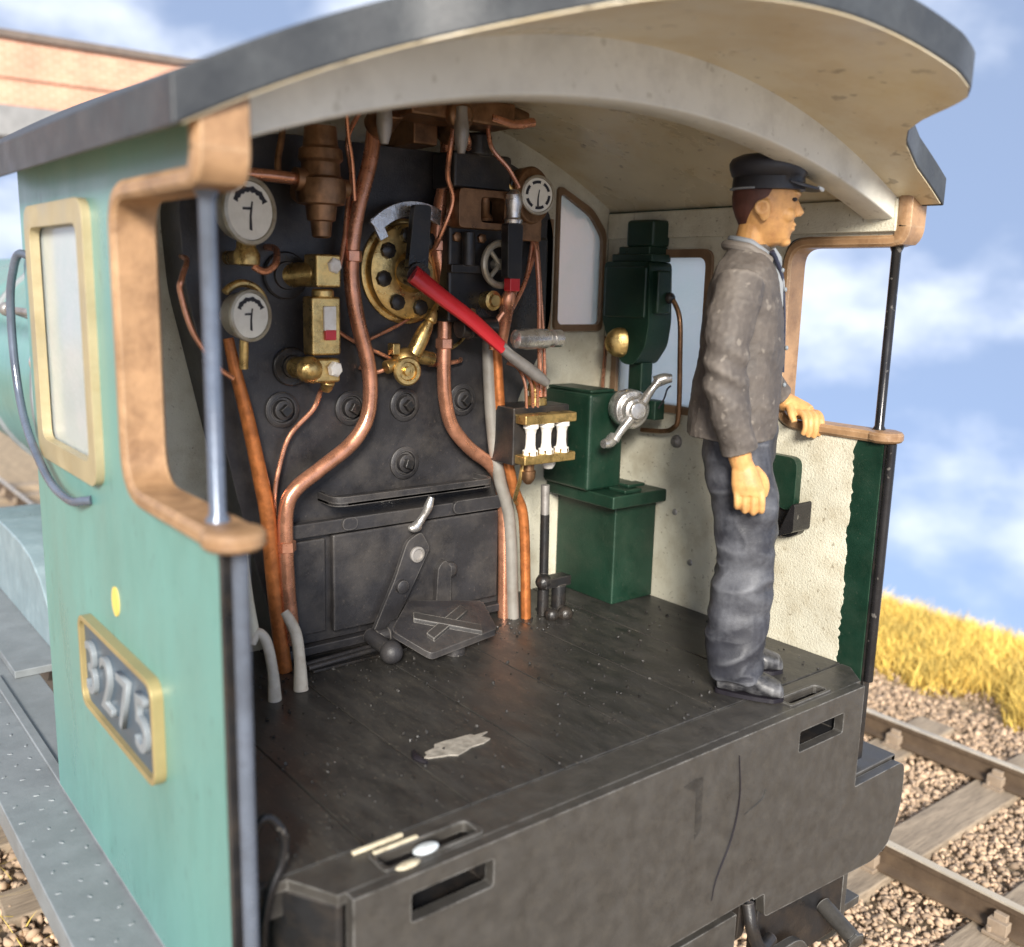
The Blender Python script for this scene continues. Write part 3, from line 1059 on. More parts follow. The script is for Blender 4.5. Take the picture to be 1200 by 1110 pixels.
m.plate([rpoly([(-0.5, -0.66), (0.46, -0.66), (0.46, -0.82), (0.30, -0.95), (-0.35, -0.95), (-0.5, -0.8)], [0, 0, .05, .08, .08, .05])], XZ, 0.03, 0.075)
m.plate([rpoly([(0.45, -0.83), (0.76, -0.84), (0.84, -0.96), (0.7, -1.1), (0.45, -1.1)], [.03, .05, .05, .05, .02])], XZ, -0.03, 0.0)
lp(m, 'drag_plate', 'beam_black', bevel=0.006)
for y, rad in ((1.05, 0.44), (3.9, 0.62), (6.3, 0.62)):
    ax_ = lp(MB().cyl((-0.62, y, -1.40 + rad), (0.62, y, -1.40 + rad), 0.06), 'axle', 'fitting_black')
    for s in (-1, 1):
        m = MB()
        m.lathe((s * 0.615, y, -1.40 + rad), (s, 0, 0), [(0, rad + 0.025), (0.02, rad + 0.02), (0.03, rad), (0.12, rad - 0.003), (0.122, rad - 0.06), (0.09, rad - 0.07), (0.085, 0.13), (0.13, 0.12), (0.132, 0.0)], n=48)
        lp(m, 'wheel', 'tyre')

# ================================================================== BACKHEAD
BY = 1.33
bo = rpoly([(-0.50, -0.005), (0.50, -0.005), (0.47, 0.50), (0.52, 0.86), (0.70, 1.16), (0.70, 1.60), (0.52, 1.80), (-0.56, 1.80), (-0.82, 1.62), (-0.80, 1.30), (-0.735, 1.0), (-0.64, 0.55)],
           [0, 0, .1, .1, .12, .10, .12, .14, .12, .05, .05, .1], 6)
m = MB()
m.plate([bo], XZ, BY, FY - 0.001)
back = lp(m, 'backhead', 'back_black', bevel=0.022, seg=3)
tag(back, 'black boiler backhead covered with fittings')
# cladding of the firebox top behind
for (x, z) in ((-0.49, 0.905), (-0.229, 0.896), (-0.005, 0.895), (0.254, 0.90), (-0.004, 0.677)):
    m = MB()
    m.lathe((x, BY + 0.004, z), (0, -1, 0), [(0, 0.061), (0.014, 0.061), (0.018, 0.055), (0.018, 0.045), (0.007, 0.041), (0.007, 0.035), (0.028, 0.032), (0.031, 0.026)], n=26)
    pg = lp(m, 'washout_plug', 'back_black', back)
    a = random.uniform(0, 1.2)
    m = MB()
    M_ = Matrix.Translation((x, BY - 0.036, z)) @ Matrix.Rotation(a, 4, 'Y')
    m.box((-0.016, -0.012, -0.016), (0.016, 0.014, 0.016), M_)
    lp(m, 'plug_square', 'fitting_black', pg, bevel=0.003)
# round flanges behind the water gauge
for (x, z, r) in ((-0.47, 1.35, 0.078), (-0.455, 1.05, 0.066)):
    m = MB()
    m.lathe((x, BY + 0.002, z), (0, -1, 0), [(0, r), (0.016, r), (0.02, r * .93), (0.02, r * .6), (0.03, r * .55), (0.03, r * .2)], n=30)
    lp(m, 'flange', 'fitting_black', back)

# shelf over the fire door
m = MB()
m.plate([rpoly([(-0.36, 1.332), (-0.36, 1.20), (0.33, 1.20), (0.33, 1.332)], [0, .05, .05, 0], 5)], XY, 0.572, 0.584)
m.plate([rpoly([(-0.36, 1.332), (-0.36, 1.20), (0.33, 1.20), (0.33, 1.332)], [0, .05, .05, 0], 5),
         rpoly([(-0.348, 1.331), (-0.348, 1.212), (0.318, 1.212), (0.318, 1.331)], [0, .045, .045, 0], 5)], XY, 0.574, 0.606)
lp(m, 'shelf', 'back_black', back, bevel=0.003)

# fire door
fd = lp(MB().box((-0.505, 1.305, 0.06), (0.435, 1.331, 0.50)), 'fire_door', 'back_black', bevel=0.006)
lp(MB().box((-0.33, 1.275, 0.095), (0.41, 1.306, 0.455)), 'door_panel', 'back_black', fd, bevel=0.008)
lp(MB().box((-0.495, 1.290, 0.10), (-0.352, 1.306, 0.445)), 'door_panel', 'back_black', fd, bevel=0.006)
lp(MB().box((-0.51, 1.268, 0.462), (0.42, 1.304, 0.512)), 'slide_rail', 'back_black', fd, bevel=0.005)
m = MB()
m.plate([rrect(0.175, 0.468, 0.415, 0.520, 0.024)], XZ, 1.255, 1.270)
lp(m, 'slide_block', 'back_black', fd, bevel=0.003)
m = MB()
m.plate([rrect(-0.30, 0.47, -0.24, 0.515, 0.02)], XZ, 1.258, 1.270)
lp(m, 'slide_block', 'back_black', fd, bevel=0.003)
lp(MB().box((-0.505, 1.27, 0.03), (0.44, 1.306, 0.062)), 'door_sill', 'back_black', fd, bevel=0.005)
# door lever: flat arm with pivot, weighted foot
m = MB()
m.plate([rpoly([(0.015, 0.43), (0.055, 0.36), (-0.055, 0.165), (-0.145, 0.03), (-0.215, 0.03), (-0.10, 0.26), (-0.045, 0.40)], [.02, .02, .02, .02, .02, .02, .02], 4)], XZ, 1.235, 1.252)
lev = lp(m, 'door_lever', 'back_black', bevel=0.004)
m = MB()
m.lathe((-0.005, 1.236, 0.345), (0, -1, 0), [(0, 0.030), (0.01, 0.030), (0.012, 0.022), (0.004, 0.020), (0.004, 0.002)], n=20)
lp(m, 'pivot', 'dull_silver', lev)
m = MB()
m.tube([(-0.02, 1.22, 0.455), (0.0, 1.215, 0.48), (0.02, 1.205, 0.52), (0.035, 1.20, 0.565)], [0.020, 0.015, 0.014, 0.018, 0.012], n=12)
m.ball((-0.022, 1.222, 0.452), (0.030, 0.018, 0.017))
lp(m, 'handle', 'silver', lev)
m = MB()
m.cyl((-0.20, 1.245, 0.065), (-0.20, 1.10, 0.05), 0.028, n=16)
m.ball((-0.20, 1.095, 0.048), 0.042)
m.ball((-0.105, 1.20, 0.075), 0.047)
m.cyl((-0.19, 1.21, 0.07), (-0.105, 1.20, 0.075), 0.022, n=12)
lp(m, 'counterweight', 'back_black', lev)
m = MB()
m.lathe((-0.075, 1.236, 0.235), (0, -1, 0), [(0, 0.026), (0.02, 0.024), (0.024, 0.016), (0.024, 0.001)], n=16)
lp(m, 'nut', 'back_black', lev)
m = MB()
m.plate([rpoly([(0.09, 0.10), (0.16, 0.10), (0.16, 0.27), (0.13, 0.30), (0.10, 0.27)], .015, 3)], XZ, 1.245, 1.276)
m.lathe((0.165, 1.276, 0.25), (0, -1, 0), [(0, 0.034), (0.022, 0.030), (0.03, 0.018), (0.03, 0.001)], n=16)
lp(m, 'door_catch', 'back_black', fd, bevel=0.003)
# black plate painted in for the shaded hole under the door, with rods
lp(MB().box((-0.46, 1.18, 0.001), (-0.08, 1.30, 0.010)), 'hole_shade_plate', 'fitting_black', bevel=0.002)
for y in (1.20, 1.235):
    lp(MB().tube([(-0.47, y, 0.016), (-0.10, y + 0.03, 0.016)], 0.009, smooth=0), 'recess_rod', 'back_black')

# treadle plate with raised X
m = MB()
c0 = [(-0.195, 1.107), (-0.051, 1.222), (0.238, 1.147), (0.205, 1.005), (-0.116, 0.969)]
TZ = lambda a, b, t: (a, b, t + (b - 0.96) * 0.45)
m.plate([rpoly(c0, 0.02, 3)], TZ, 0.035, 0.060)
m.cyl((0.05, 1.15, 0.12), (0.05, 1.15, 0.0), 0.022, n=10)
m.cyl((0.05, 1.06, 0.075), (0.05, 1.06, 0.0), 0.04, n=14)
td = lp(m, 'treadle', 'back_black', bevel=0.005)
for a, b, z1 in (((-0.086, 1.133), (0.135, 1.007), 0.076), ((0.133, 1.119), (-0.08, 1.029), 0.0745)):
    d = (Vector(b) - Vector(a)).normalized()
    nr = Vector((-d.y, d.x)) * 0.017
    pts = [Vector(a) + nr, Vector(a) - nr, Vector(b) - nr, Vector(b) + nr]
    m = MB()
    m.plate([[tuple(q) for q in pts]], TZ, 0.058, z1)
    lp(m, 'raised_rib', 'rib_worn', td, bevel=0.005)


# ---- pipes
def pipe(pts, r, material, name='pipe', n=14, parent=None, sm=7):
    return lp(MB().tube(pts, r, n=n, smooth=sm), name, material, parent)


pipe([(-0.169, 1.25, 1.86), (-0.192, 1.25, 1.729), (-0.242, 1.25, 1.56), (-0.263, 1.25, 1.42), (-0.26, 1.25, 1.308), (-0.238, 1.25, 1.193), (-0.205, 1.25, 1.076), (-0.192, 1.25, 0.972),
      (-0.206, 1.25, 0.867), (-0.268, 1.25, 0.782), (-0.39, 1.25, 0.703), (-0.487, 1.25, 0.639), (-0.519, 1.25, 0.569), (-0.522, 1.25, 0.421), (-0.516, 1.25, 0.269), (-0.502, 1.25, 0.10)], 0.0265, 'copper', 'injector_pipe')
pipe([(-0.69, 1.28, 1.15), (-0.67, 1.27, 1.033), (-0.637, 1.27, 0.893), (-0.598, 1.27, 0.691), (-0.577, 1.27, 0.573), (-0.566, 1.27, 0.423), (-0.549, 1.27, 0.208), (-0.53, 1.26, 0.0)], [0.017, 0.021, 0.024, 0.027, 0.027, 0.027, 0.026], 'rust_copper', 'drain_pipe')
pipe([(0.138, 1.27, 1.89), (0.133, 1.27, 1.732), (0.105, 1.27, 1.583), (0.099, 1.27, 1.464), (0.123, 1.27, 1.344), (0.133, 1.27, 1.19), (0.131, 1.27, 1.034), (0.141, 1.27, 0.907), (0.173, 1.27, 0.808),
      (0.254, 1.27, 0.719), (0.359, 1.27, 0.642), (0.415, 1.27, 0.55), (0.435, 1.27, 0.372), (0.445, 1.27, 0.0)], 0.0265, 'copper', 'injector_pipe')
pipe([(0.318, 1.25, 1.25), (0.326, 1.25, 1.029), (0.348, 1.25, 0.798), (0.388, 1.25, 0.592), (0.44, 1.245, 0.411), (0.468, 1.24, 0.0)], 0.025, 'grey_pipe', 'steam_pipe')
pipe([(0.33, 1.24, 1.20), (0.347, 1.23, 1.063), (0.375, 1.225, 0.799), (0.437, 1.22, 0.555), (0.49, 1.215, 0.409), (0.512, 1.21, 0.0)], 0.021, 'rust_copper', 'brake_pipe')
pipe([(-0.37, 1.26, 0.985), (-0.372, 1.28, 0.96), (-0.394, 1.29, 0.903), (-0.474, 1.30, 0.821), (-0.514, 1.30, 0.722), (-0.54, 1.29, 0.62), (-0.545, 1.28, 0.50)], 0.0085, 'copper', 'thin_pipe', n=10)
pipe([(-0.315, 1.24, 1.38), (-0.29, 1.25, 1.47), (-0.272, 1.26, 1.57), (-0.25, 1.27, 1.68), (-0.262, 1.27, 1.80), (-0.25, 1.18, 1.90)], 0.008, 'copper', 'thin_pipe', n=10)
pipe([(-0.33, 1.16, 1.90), (-0.30, 1.20, 1.80), (-0.275, 1.22, 1.72), (-0.255, 1.24, 1.60)], 0.007, 'copper', 'thin_pipe', n=8)
pipe([(-0.33, 1.31, 1.20), (-0.24, 1.31, 1.14), (-0.13, 1.30, 1.09), (-0.09, 1.28, 1.07)], 0.007, 'copper', 'thin_pipe', n=8)
pipe([(-0.20, 1.31, 1.04), (-0.15, 1.30, 1.02), (-0.10, 1.28, 1.035)], 0.008, 'copper', 'thin_pipe', n=8)
pipe([(-0.18, 1.305, 1.13), (-0.06, 1.30, 1.18), (0.0, 1.30, 1.21)], 0.006, 'copper', 'thin_pipe', n=8)
pipe([(0.07, 1.28, 1.045), (0.12, 1.30, 1.04), (0.22, 1.30, 1.05), (0.26, 1.345, 1.055)], 0.0085, 'copper', 'thin_pipe', n=8)
pipe([(0.17, 1.31, 1.09), (0.23, 1.31, 1.12), (0.29, 1.30, 1.19)], 0.0065, 'brass', 'thin_pipe', n=8)
pipe([(-0.72, 1.18, 1.645), (-0.60, 1.18, 1.648), (-0.47, 1.18, 1.645)], 0.019, 'copper', 'manifold_pipe')
pipe([(-0.55, 1.19, 1.65), (-0.545, 1.20, 1.70), (-0.52, 1.22, 1.78), (-0.50, 1.24, 1.90)], 0.011, 'bronze', 'thin_pipe', n=8)
pipe([(0.163, 1.25, 1.60), (0.165, 1.25, 1.45), (0.16, 1.25, 1.33), (0.15, 1.25, 1.28)], 0.008, 'copper', 'thin_pipe', n=8)
# left wall pipe by the gauges
pipe([(-0.80, 1.36, 1.40), (-0.82, 1.26, 1.385), (-0.86, 1.20, 1.33), (-0.865, 1.20, 1.29), (-0.83, 1.20, 1.17), (-0.76, 1.20, 1.07), (-0.71, 1.20, 1.03)], 0.009, 'copper', 'thin_pipe', n=8)
# white hoses at the left foot
pipe([(-0.588, 1.13, 0.265), (-0.578, 1.115, 0.24), (-0.562, 1.10, 0.19), (-0.556, 1.09, 0.10), (-0.556, 1.085, 0.0)], [0.014, 0.018, 0.019, 0.019, 0.025], 'white_hose', 'drain_hose')
pipe([(-0.725, 1.08, 0.20), (-0.705, 1.08, 0.232), (-0.680, 1.07, 0.20), (-0.665, 1.06, 0.10), (-0.66, 1.06, 0.0)], [0.014, 0.016, 0.017, 0.017, 0.022], 'white_hose', 'drain_hose')
pipe([(-0.74, 1.12, 0.55), (-0.728, 1.11, 0.36), (-0.715, 1.09, 0.22)], 0.022, 'cream_wall', 'drain_hose')


# ---- gauges
def gauge(c, r, yaw, pitch=0, ring=False):
    M_ = Matrix.Translation(c) @ Matrix.Rotation(R(yaw), 4, 'Z') @ Matrix.Rotation(R(pitch), 4, 'X')
    m = MB()
    m.lathe((0, 0, 0), (0, -1, 0), [(-0.05, r * .5), (-0.045, r * .95), (0.0, r * 1.08), (0.012, r * 1.16), (0.02, r * 1.12), (0.022, r * 1.0), (0.012, r * 0.98), (0.012, r * .1)], n=40, M=M_)
    gg = lp(m, 'pressure_gauge', 'bezel')
    m = MB()
    m.lathe((0, 0, 0), (0, -1, 0), [(0.010, r * .97), (0.015, r * .97), (0.0152, 0.0005)], n=40, M=M_)
    lp(m, 'dial', 'dial', gg)
    m = MB()
    F = lambda a, b, tt: (a, tt, b)
    m.plate([[(-0.05 * r, -0.62 * r), (0.05 * r, -0.66 * r), (0.03 * r, -0.2 * r), (0.10 * r, 0.30 * r), (0.06 * r, 0.31 * r), (-0.03 * r, -0.15 * r)]], F, -0.0155, -0.0185, M_)
    if not ring:
        m.plate([[(-0.32 * r, 0.02 * r), (0.06 * r, 0.03 * r), (0.06 * r, 0.12 * r), (-0.32 * r, 0.10 * r)]], F, -0.0155, -0.018, M_)
    lp(m, 'needle', 'ink', gg, smooth=False)
    m = MB()
    if not ring:
        ang = [R(25 + 130 * i / 14) for i in range(15)]
        outer_ = [(r * (.78 + (0.05 if i % 3 == 0 else 0)) * math.cos(a), r * (.78 + (0.05 if i % 3 == 0 else 0)) * math.sin(a)) for i, a in enumerate(ang)]
        inner_ = [(r * (.58 + (0.05 if i % 2 else 0)) * math.cos(a), r * (.60 + (0.05 if i % 2 else 0)) * math.sin(a)) for i, a in enumerate(ang)]
        m.plate([outer_ + inner_[::-1]], F, -0.0155, -0.0175, M_)
    else:
        for k in range(6):
            ang = [R(18 + 60 * k + 42 * i / 8) for i in range(9)]
            m.plate([[(r * .82 * math.cos(a), r * .82 * math.sin(a)) for a in ang] + [(r * (.64 + 0.04 * (i % 2)) * math.cos(a), r * (.64 + 0.04 * (i % 2)) * math.sin(a)) for i, a in enumerate(reversed(ang))]], F, -0.0155, -0.0175, M_)
    lp(m, 'scale_arc', 'ink', gg, smooth=False)
    return gg


gauge((-0.668, 1.16, 1.537), 0.088, 16)
gauge((-0.675, 1.16, 1.226), 0.070, 16)
gauge((0.452, 1.15, 1.664), 0.062, -12, ring=True)
m = MB()
m.lathe((0.452, 1.172, 1.664), (0.2, -1, 0), [(-0.06, 0.06), (-0.05, 0.10), (0.0, 0.104), (0.01, 0.098), (0.01, 0.072)], n=36)
m.box((0.40, 1.17, 1.50), (0.50, 1.22, 1.585))
lp(m, 'gauge_housing', 'bronze', bevel=0.004)
m = MB()
m.lathe((-0.66, 1.19, 1.41), (0, 0, 1), [(-0.035, 0.02), (-0.03, 0.04), (0.0, 0.042), (0.02, 0.03), (0.05, 0.028)], n=18)
m.cyl((-0.66, 1.19, 1.40), (-0.66, 1.34, 1.40), 0.022)
lp(m, 'gauge_union', 'brass')
pipe([(-0.645, 1.18, 1.375), (-0.61, 1.17, 1.36), (-0.57, 1.18, 1.385), (-0.54, 1.24, 1.43), (-0.53, 1.35, 1.44)], 0.011, 'copper', 'thin_pipe', n=8)
m = MB()
m.torus((-0.675, 1.19, 1.235), (0.25, -1, 0), 0.088, 0.012, arc=(0.1, 2.4), up=(1, 0.25, 0), n=18)
m.cyl((-0.675, 1.19, 1.15), (-0.675, 1.20, 1.06), 0.014)
m.cyl((-0.675, 1.19, 1.22), (-0.675, 1.34, 1.22), 0.022)
lp(m, 'gauge_union', 'brass')

# ---- regulator
m = MB()
m.lathe((0.0, 1.332, 1.375), (0, -1, 0), [(0, 0.185), (0.012, 0.185), (0.016, 0.178), (0.016, 0.17), (0.05, 0.168), (0.055, 0.16), (0.056, 0.075), (0.075, 0.07), (0.10, 0.045), (0.12, 0.04), (0.122, 0.001)], n=44)
reg = lp(m, 'regulator_plate', 'brass')
tag(reg, 'worn brass regulator gland plate with black nuts')
for k in range(8):
    a = R(12 + 45 * k)
    m = MB()
    m.lathe((0.128 * math.cos(a), 1.279, 1.375 + 0.128 * math.sin(a)), (0, -1, 0), [(0, 0.029), (0.018, 0.028), (0.023, 0.021), (0.024, 0.001)], n=8)
    lp(m, 'nut', 'fitting_black', reg)
m = MB()
arc = [R(52 + 86 * i / 16) for i in range(17)]
m.plate([[(0.245 * math.cos(a) - 0.01, 1.375 + 0.24 * math.sin(a)) for a in arc] + [(0.195 * math.cos(a) - 0.01, 1.375 + 0.19 * math.sin(a)) for a in reversed(arc)]], XZ, 1.245, 1.262)
m.plate([[(-0.155, 1.56), (-0.19, 1.545), (-0.15, 1.475), (-0.12, 1.49)]], XZ, 1.247, 1.260)
lp(m, 'regulator_quadrant', 'silver', reg, bevel=0.003)
m = MB()
m.plate([rpoly([(-0.055, 1.60), (0.015, 1.60), (0.0, 1.34), (-0.085, 1.33)], .015, 3)], XZ, 1.185, 1.212)
m.cyl((-0.035, 1.26, 1.375), (-0.045, 1.17, 1.36), 0.045)
lp(m, 'regulator_arm', 'fitting_black', bevel=0.005)
m = MB()
Pl = [(-0.075, 1.165, 1.368), (0.04, 1.14, 1.285), (0.15, 1.12, 1.21), (0.273, 1.10, 1.112)]
m.tube(Pl, [0.043, 0.038, 0.036, 0.036, 0.031], n=14, flat=0.62)
rl = lp(m, 'regulator_handle', 'red')
tag(rl, 'bright red regulator lever with silver tip')
m = MB()
m.tube([(0.265, 1.10, 1.117), (0.31, 1.09, 1.08), (0.40, 1.075, 1.02), (0.462, 1.065, 0.978)], [0.022, 0.020, 0.023, 0.024, 0.016], n=14)
lp(m, 'handle_tip', 'dull_silver', rl)

# ---- water gauge column
m = MB()
m.cyl((-0.46, 1.33, 1.35), (-0.40, 1.22, 1.36), 0.04)
m.box((-0.435, 1.17, 1.315), (-0.345, 1.26, 1.42))
m.cyl((-0.39, 1.215, 1.31), (-0.39, 1.215, 1.28), 0.036)
wgc = lp(m, 'water_gauge', 'brass', bevel=0.008)
m = MB()
m.box((-0.445, 1.185, 1.095), (-0.34, 1.255, 1.285))
lp(m, 'glass_protector', 'brass', wgc, bevel=0.008)
m = MB()
m.box((-0.405, 1.177, 1.175), (-0.36, 1.19, 1.255))
lp(m, 'gauge_glass', 'porcelain', wgc, bevel=0.004)
lp(MB().box((-0.402, 1.174, 1.145), (-0.362, 1.19, 1.178)), 'water_level_mark', 'red', wgc, bevel=0.003)
m = MB()
m.cyl((-0.45, 1.33, 1.05), (-0.43, 1.22, 1.045), 0.036)
m.box((-0.46, 1.18, 1.005), (-0.345, 1.26, 1.085))
m.ball((-0.45, 1.20, 1.05), (0.045, 0.04, 0.045), n=10)
m.cyl((-0.375, 1.215, 1.01), (-0.375, 1.23, 0.97), 0.028, 0.016)
lp(m, 'drain_cock', 'brass', wgc, bevel=0.01)
for (x, z) in ((-0.372, 1.385), (-0.372, 1.05)):
    m = MB()
    m.lathe((x, 1.18, z), (0.2, -1, 0), [(0, 0.026), (0.016, 0.026), (0.022, 0.02), (0.024, 0.001)], n=6)
    lp(m, 'nut', 'porcelain', wgc)

# ---- blower valve turret upper left
m = MB()
m.lathe((-0.41, 1.18, 1.47), (0, 0, 1), [(0, 0.022), (0.005, 0.03), (0.05, 0.034), (0.055, 0.045), (0.10, 0.05), (0.105, 0.075), (0.14, 0.08), (0.18, 0.078), (0.19, 0.062), (0.23, 0.06), (0.24, 0.07), (0.27, 0.068), (0.28, 0.055), (0.34, 0.05)], n=24)
m.cyl((-0.41, 1.18, 1.63), (-0.31, 1.20, 1.63), 0.03)
m.cyl((-0.41, 1.18, 1.64), (-0.50, 1.18, 1.645), 0.036)
m.cyl((-0.41, 1.18, 1.62), (-0.41, 1.34, 1.62), 0.035)
lp(m, 'blower_valve', 'bronze')

# ---- brass valve in the middle
m = MB()
m.tube([(0.05, 1.24, 1.205), (0.03, 1.25, 1.165), (-0.015, 1.255, 1.08)], [0.014, 0.024, 0.03, 0.03], n=12, smooth=3)
m.lathe((0.055, 1.24, 1.215), (0.5, 0, 1), [(-0.02, 0.012), (-0.015, 0.022), (0.0, 0.022), (0.03, 0.012), (0.06, 0.009)], n=14)
m.ball((-0.04, 1.26, 1.065), (0.05, 0.04, 0.045), n=12)
m.cyl((-0.01, 1.26, 1.08), (0.075, 1.26, 1.065), 0.026)
m.cyl((-0.05, 1.26, 1.06), (-0.125, 1.26, 1.04), 0.024)
m.cyl((-0.04, 1.26, 1.05), (-0.04, 1.34, 1.05), 0.03)
m.box((-0.105, 1.24, 1.085), (-0.075, 1.28, 1.125))
bv = lp(m, 'test_valve', 'brass', bevel=0.004)
m = MB()
m.lathe((-0.055, 1.235, 1.028), (-0.15, -1, 0), [(0, 0.05), (0.014, 0.052), (0.02, 0.046), (0.02, 0.034), (0.012, 0.03), (0.012, 0.018), (0.028, 0.016), (0.03, 0.001)], n=24)
lp(m, 'valve_cap', 'brass', bv)

# ---- ejector / brake stand upper right
m = MB()
m.box((0.09, 1.16, 1.665), (0.345, 1.30, 1.79))
m.cyl((0.22, 1.20, 1.78), (0.22, 1.20, 1.86), 0.05)
m.cyl((0.345, 1.21, 1.71), (0.40, 1.21, 1.69), 0.045)
m.box((0.10, 1.20, 1.20), (0.40, 1.332, 1.54))
m.box((0.36, 1.24, 1.15), (0.60, 1.334, 1.52))
lp(m, 'ejector_body', 'fitting_black', bevel=0.012)
for (x, z) in ((0.13, 1.50), (0.13, 1.25), (0.24, 1.50), (0.375, 1.24), (0.20, 1.235)):
    m = MB()
    m.lathe((x, 1.201, z), (0, -1, 0), [(0, 0.018), (0.012, 0.018), (0.015, 0.012), (0.0155, 0.001)], n=6)
    lp(m, 'bolt_head', 'bronze')
m = MB()
m.box((0.095, 1.175, 1.375), (0.25, 1.21, 1.405))
m.cyl((0.17, 1.18, 1.40), (0.17, 1.18, 1.52), 0.024)
lp(m, 'ejector_flange', 'fitting_black', bevel=0.004)
m = MB()
m.cyl((0.14, 1.19, 1.18), (0.30, 1.19, 1.185), 0.036)
m.lathe((0.18, 1.19, 1.18), (1, 0, 0), [(0, 0.046), (0.03, 0.046)], n=6)
lp(m, 'steam_union', 'fitting_black', bevel=0.004)
m = MB()
m.plate([rpoly([(0.10, 1.53), (0.335, 1.53), (0.335, 1.665), (0.10, 1.665)], .02, 3), rpoly([(0.195, 1.553), (0.30, 1.553), (0.30, 1.64), (0.195, 1.64)], .015, 3)], XZ, 1.14, 1.22)
lp(m, 'ejector_yoke', 'bronze', bevel=0.006)
m = MB()
m.lathe((0.245, 1.19, 1.56), (0, 0, 1), [(0, 0.03), (0.01, 0.034), (0.03, 0.02), (0.09, 0.02)], n=14)
lp(m, 'ejector_spindle', 'bronze')
m = MB()
m.lathe((0.325, 1.12, 1.555), (0, 0, 1), [(0, 0.032), (0.012, 0.034), (0.02, 0.026), (0.05, 0.026), (0.07, 0.032), (0.10, 0.03), (0.118, 0.012)], n=18)
lp(m, 'handle_knob', 'silver')
m = MB()
m.plate([rpoly([(0.285, 1.555), (0.355, 1.555), (0.352, 1.36), (0.29, 1.36)], .012, 3)], XZ, 1.10, 1.14)
lp(m, 'brake_handle', 'fitting_black', bevel=0.006)
lp(MB().box((0.302, 1.10, 1.315), (0.348, 1.14, 1.362)), 'handle_end', 'red', bevel=0.004)
m = MB()
m.torus((0.305, 1.165, 1.41), (0, -1, 0), 0.075, 0.013)
for k in range(4):
    a = R(45 + 90 * k)
    m.cyl((0.305, 1.17, 1.41), (0.305 + 0.075 * math.cos(a), 1.165, 1.41 + 0.075 * math.sin(a)), 0.009, n=8)
m.cyl((0.305, 1.17, 1.41), (0.305, 1.26, 1.41), 0.02)
lp(m, 'ejector_wheel', 'bezel')
m = MB()
m.lathe((0.265, 1.16, 1.28), (0, -1, 0), [(-0.06, 0.03), (0.0, 0.036), (0.01, 0.036), (0.014, 0.024), (0.024, 0.02), (0.025, 0.001)], n=18)
lp(m, 'union_nut', 'brass')
m = MB()
m.tube([(0.335, 1.14, 1.315), (0.33, 1.15, 1.28), (0.345, 1.18, 1.22), (0.35, 1.20, 1.12)], [0.02, 0.03, 0.026, 0.018], n=12)
m.tube([(0.33, 1.16, 1.25), (0.30, 1.18, 1.19), (0.30, 1.20, 1.10)], 0.012, n=10)
lp(m, 'pipe_junction', 'copper')
pipe([(0.40, 1.20, 1.51), (0.405, 1.19, 1.44), (0.40, 1.18, 1.37), (0.365, 1.16, 1.29), (0.345, 1.15, 1.26)], 0.0085, 'copper', 'thin_pipe', n=8)
pipe([(0.53, 1.22, 1.57), (0.49, 1.20, 1.45), (0.43, 1.18, 1.34), (0.36, 1.16, 1.25)], 0.009, 'copper', 'thin_pipe', n=8)
pipe([(0.485, 1.20, 1.52), (0.44, 1.18, 1.37), (0.375, 1.165, 1.275)], 0.007, 'copper', 'thin_pipe', n=8)
pipe([(0.475, 1.20, 1.51), (0.485, 1.18, 1.46), (0.488, 1.16, 1.30), (0.482, 1.14, 1.10), (0.478, 1.12, 0.92)], 0.009, 'copper', 'thin_pipe', n=8)
pipe([(0.52, 1.22, 1.52), (0.515, 1.18, 1.30), (0.505, 1.14, 1.10), (0.50, 1.12, 0.92)], 0.007, 'copper', 'thin_pipe', n=8)
for x0, x1 in ((0.35, 0.40), (0.36, 0.43), (0.37, 0.455)):
    pipe([(x0, 1.17, 1.05), (x0 + 0.03, 1.14, 1.03), (x1, 1.12, 0.97), (x1 + 0.01, 1.12, 0.88)], 0.006, 'copper', 'thin_pipe', n=8)
pipe([(0.20, 1.12, 1.87), (0.215, 1.11, 1.80), (0.28, 1.10, 1.74), (0.33, 1.10, 1.68)], 0.008, 'copper', 'thin_pipe', n=8)
pipe([(0.06, 1.12, 1.87), (0.05, 1.13, 1.78), (0.07, 1.17, 1.70), (0.10, 1.18, 1.62), (0.075, 1.22, 1.50), (0.08, 1.30, 1.42)], 0.009, 'copper', 'thin_pipe', n=8)
pipe([(0.42, 1.20, 1.55), (0.39, 1.17, 1.62), (0.36, 1.16, 1.66), (0.33, 1.17, 1.70)], 0.008, 'brass', 'thin_pipe', n=8)
for (x, z) in ((-0.2605, 1.42), (0.1, 1.47), (-0.521, 0.45), (0.133, 1.12)):
    m = MB()
    m.lathe((x, 1.25 if x < 0 else 1.27, z - 0.02), (0, 0, 1), [(0, 0.028), (0.004, 0.034), (0.036, 0.034), (0.04, 0.028)], n=6)
    lp(m, 'pipe_union', 'copper')
# silver whistle
m = MB()
m.lathe((0.325, 1.10, 1.143), (1, -0.05, 0), [(0, 0.018), (0.008, 0.034), (0.06, 0.04), (0.15, 0.036), (0.16, 0.028), (0.175, 0.028), (0.178, 0.033), (0.215, 0.033), (0.22, 0.02)], n=22)
lp(m, 'steam_cock', 'silver')
m = MB()
m.cyl((0.32, 1.25, 1.24), (0.318, 1.25, 1.16), 0.03)
lp(m, 'pipe_collar', 'silver')
# angle post beside the window
lp(MB().box((0.66, 1.33, 1.15), (0.70, 1.36, 1.60)), 'cladding_strip', 'brown_frame', bevel=0.004)

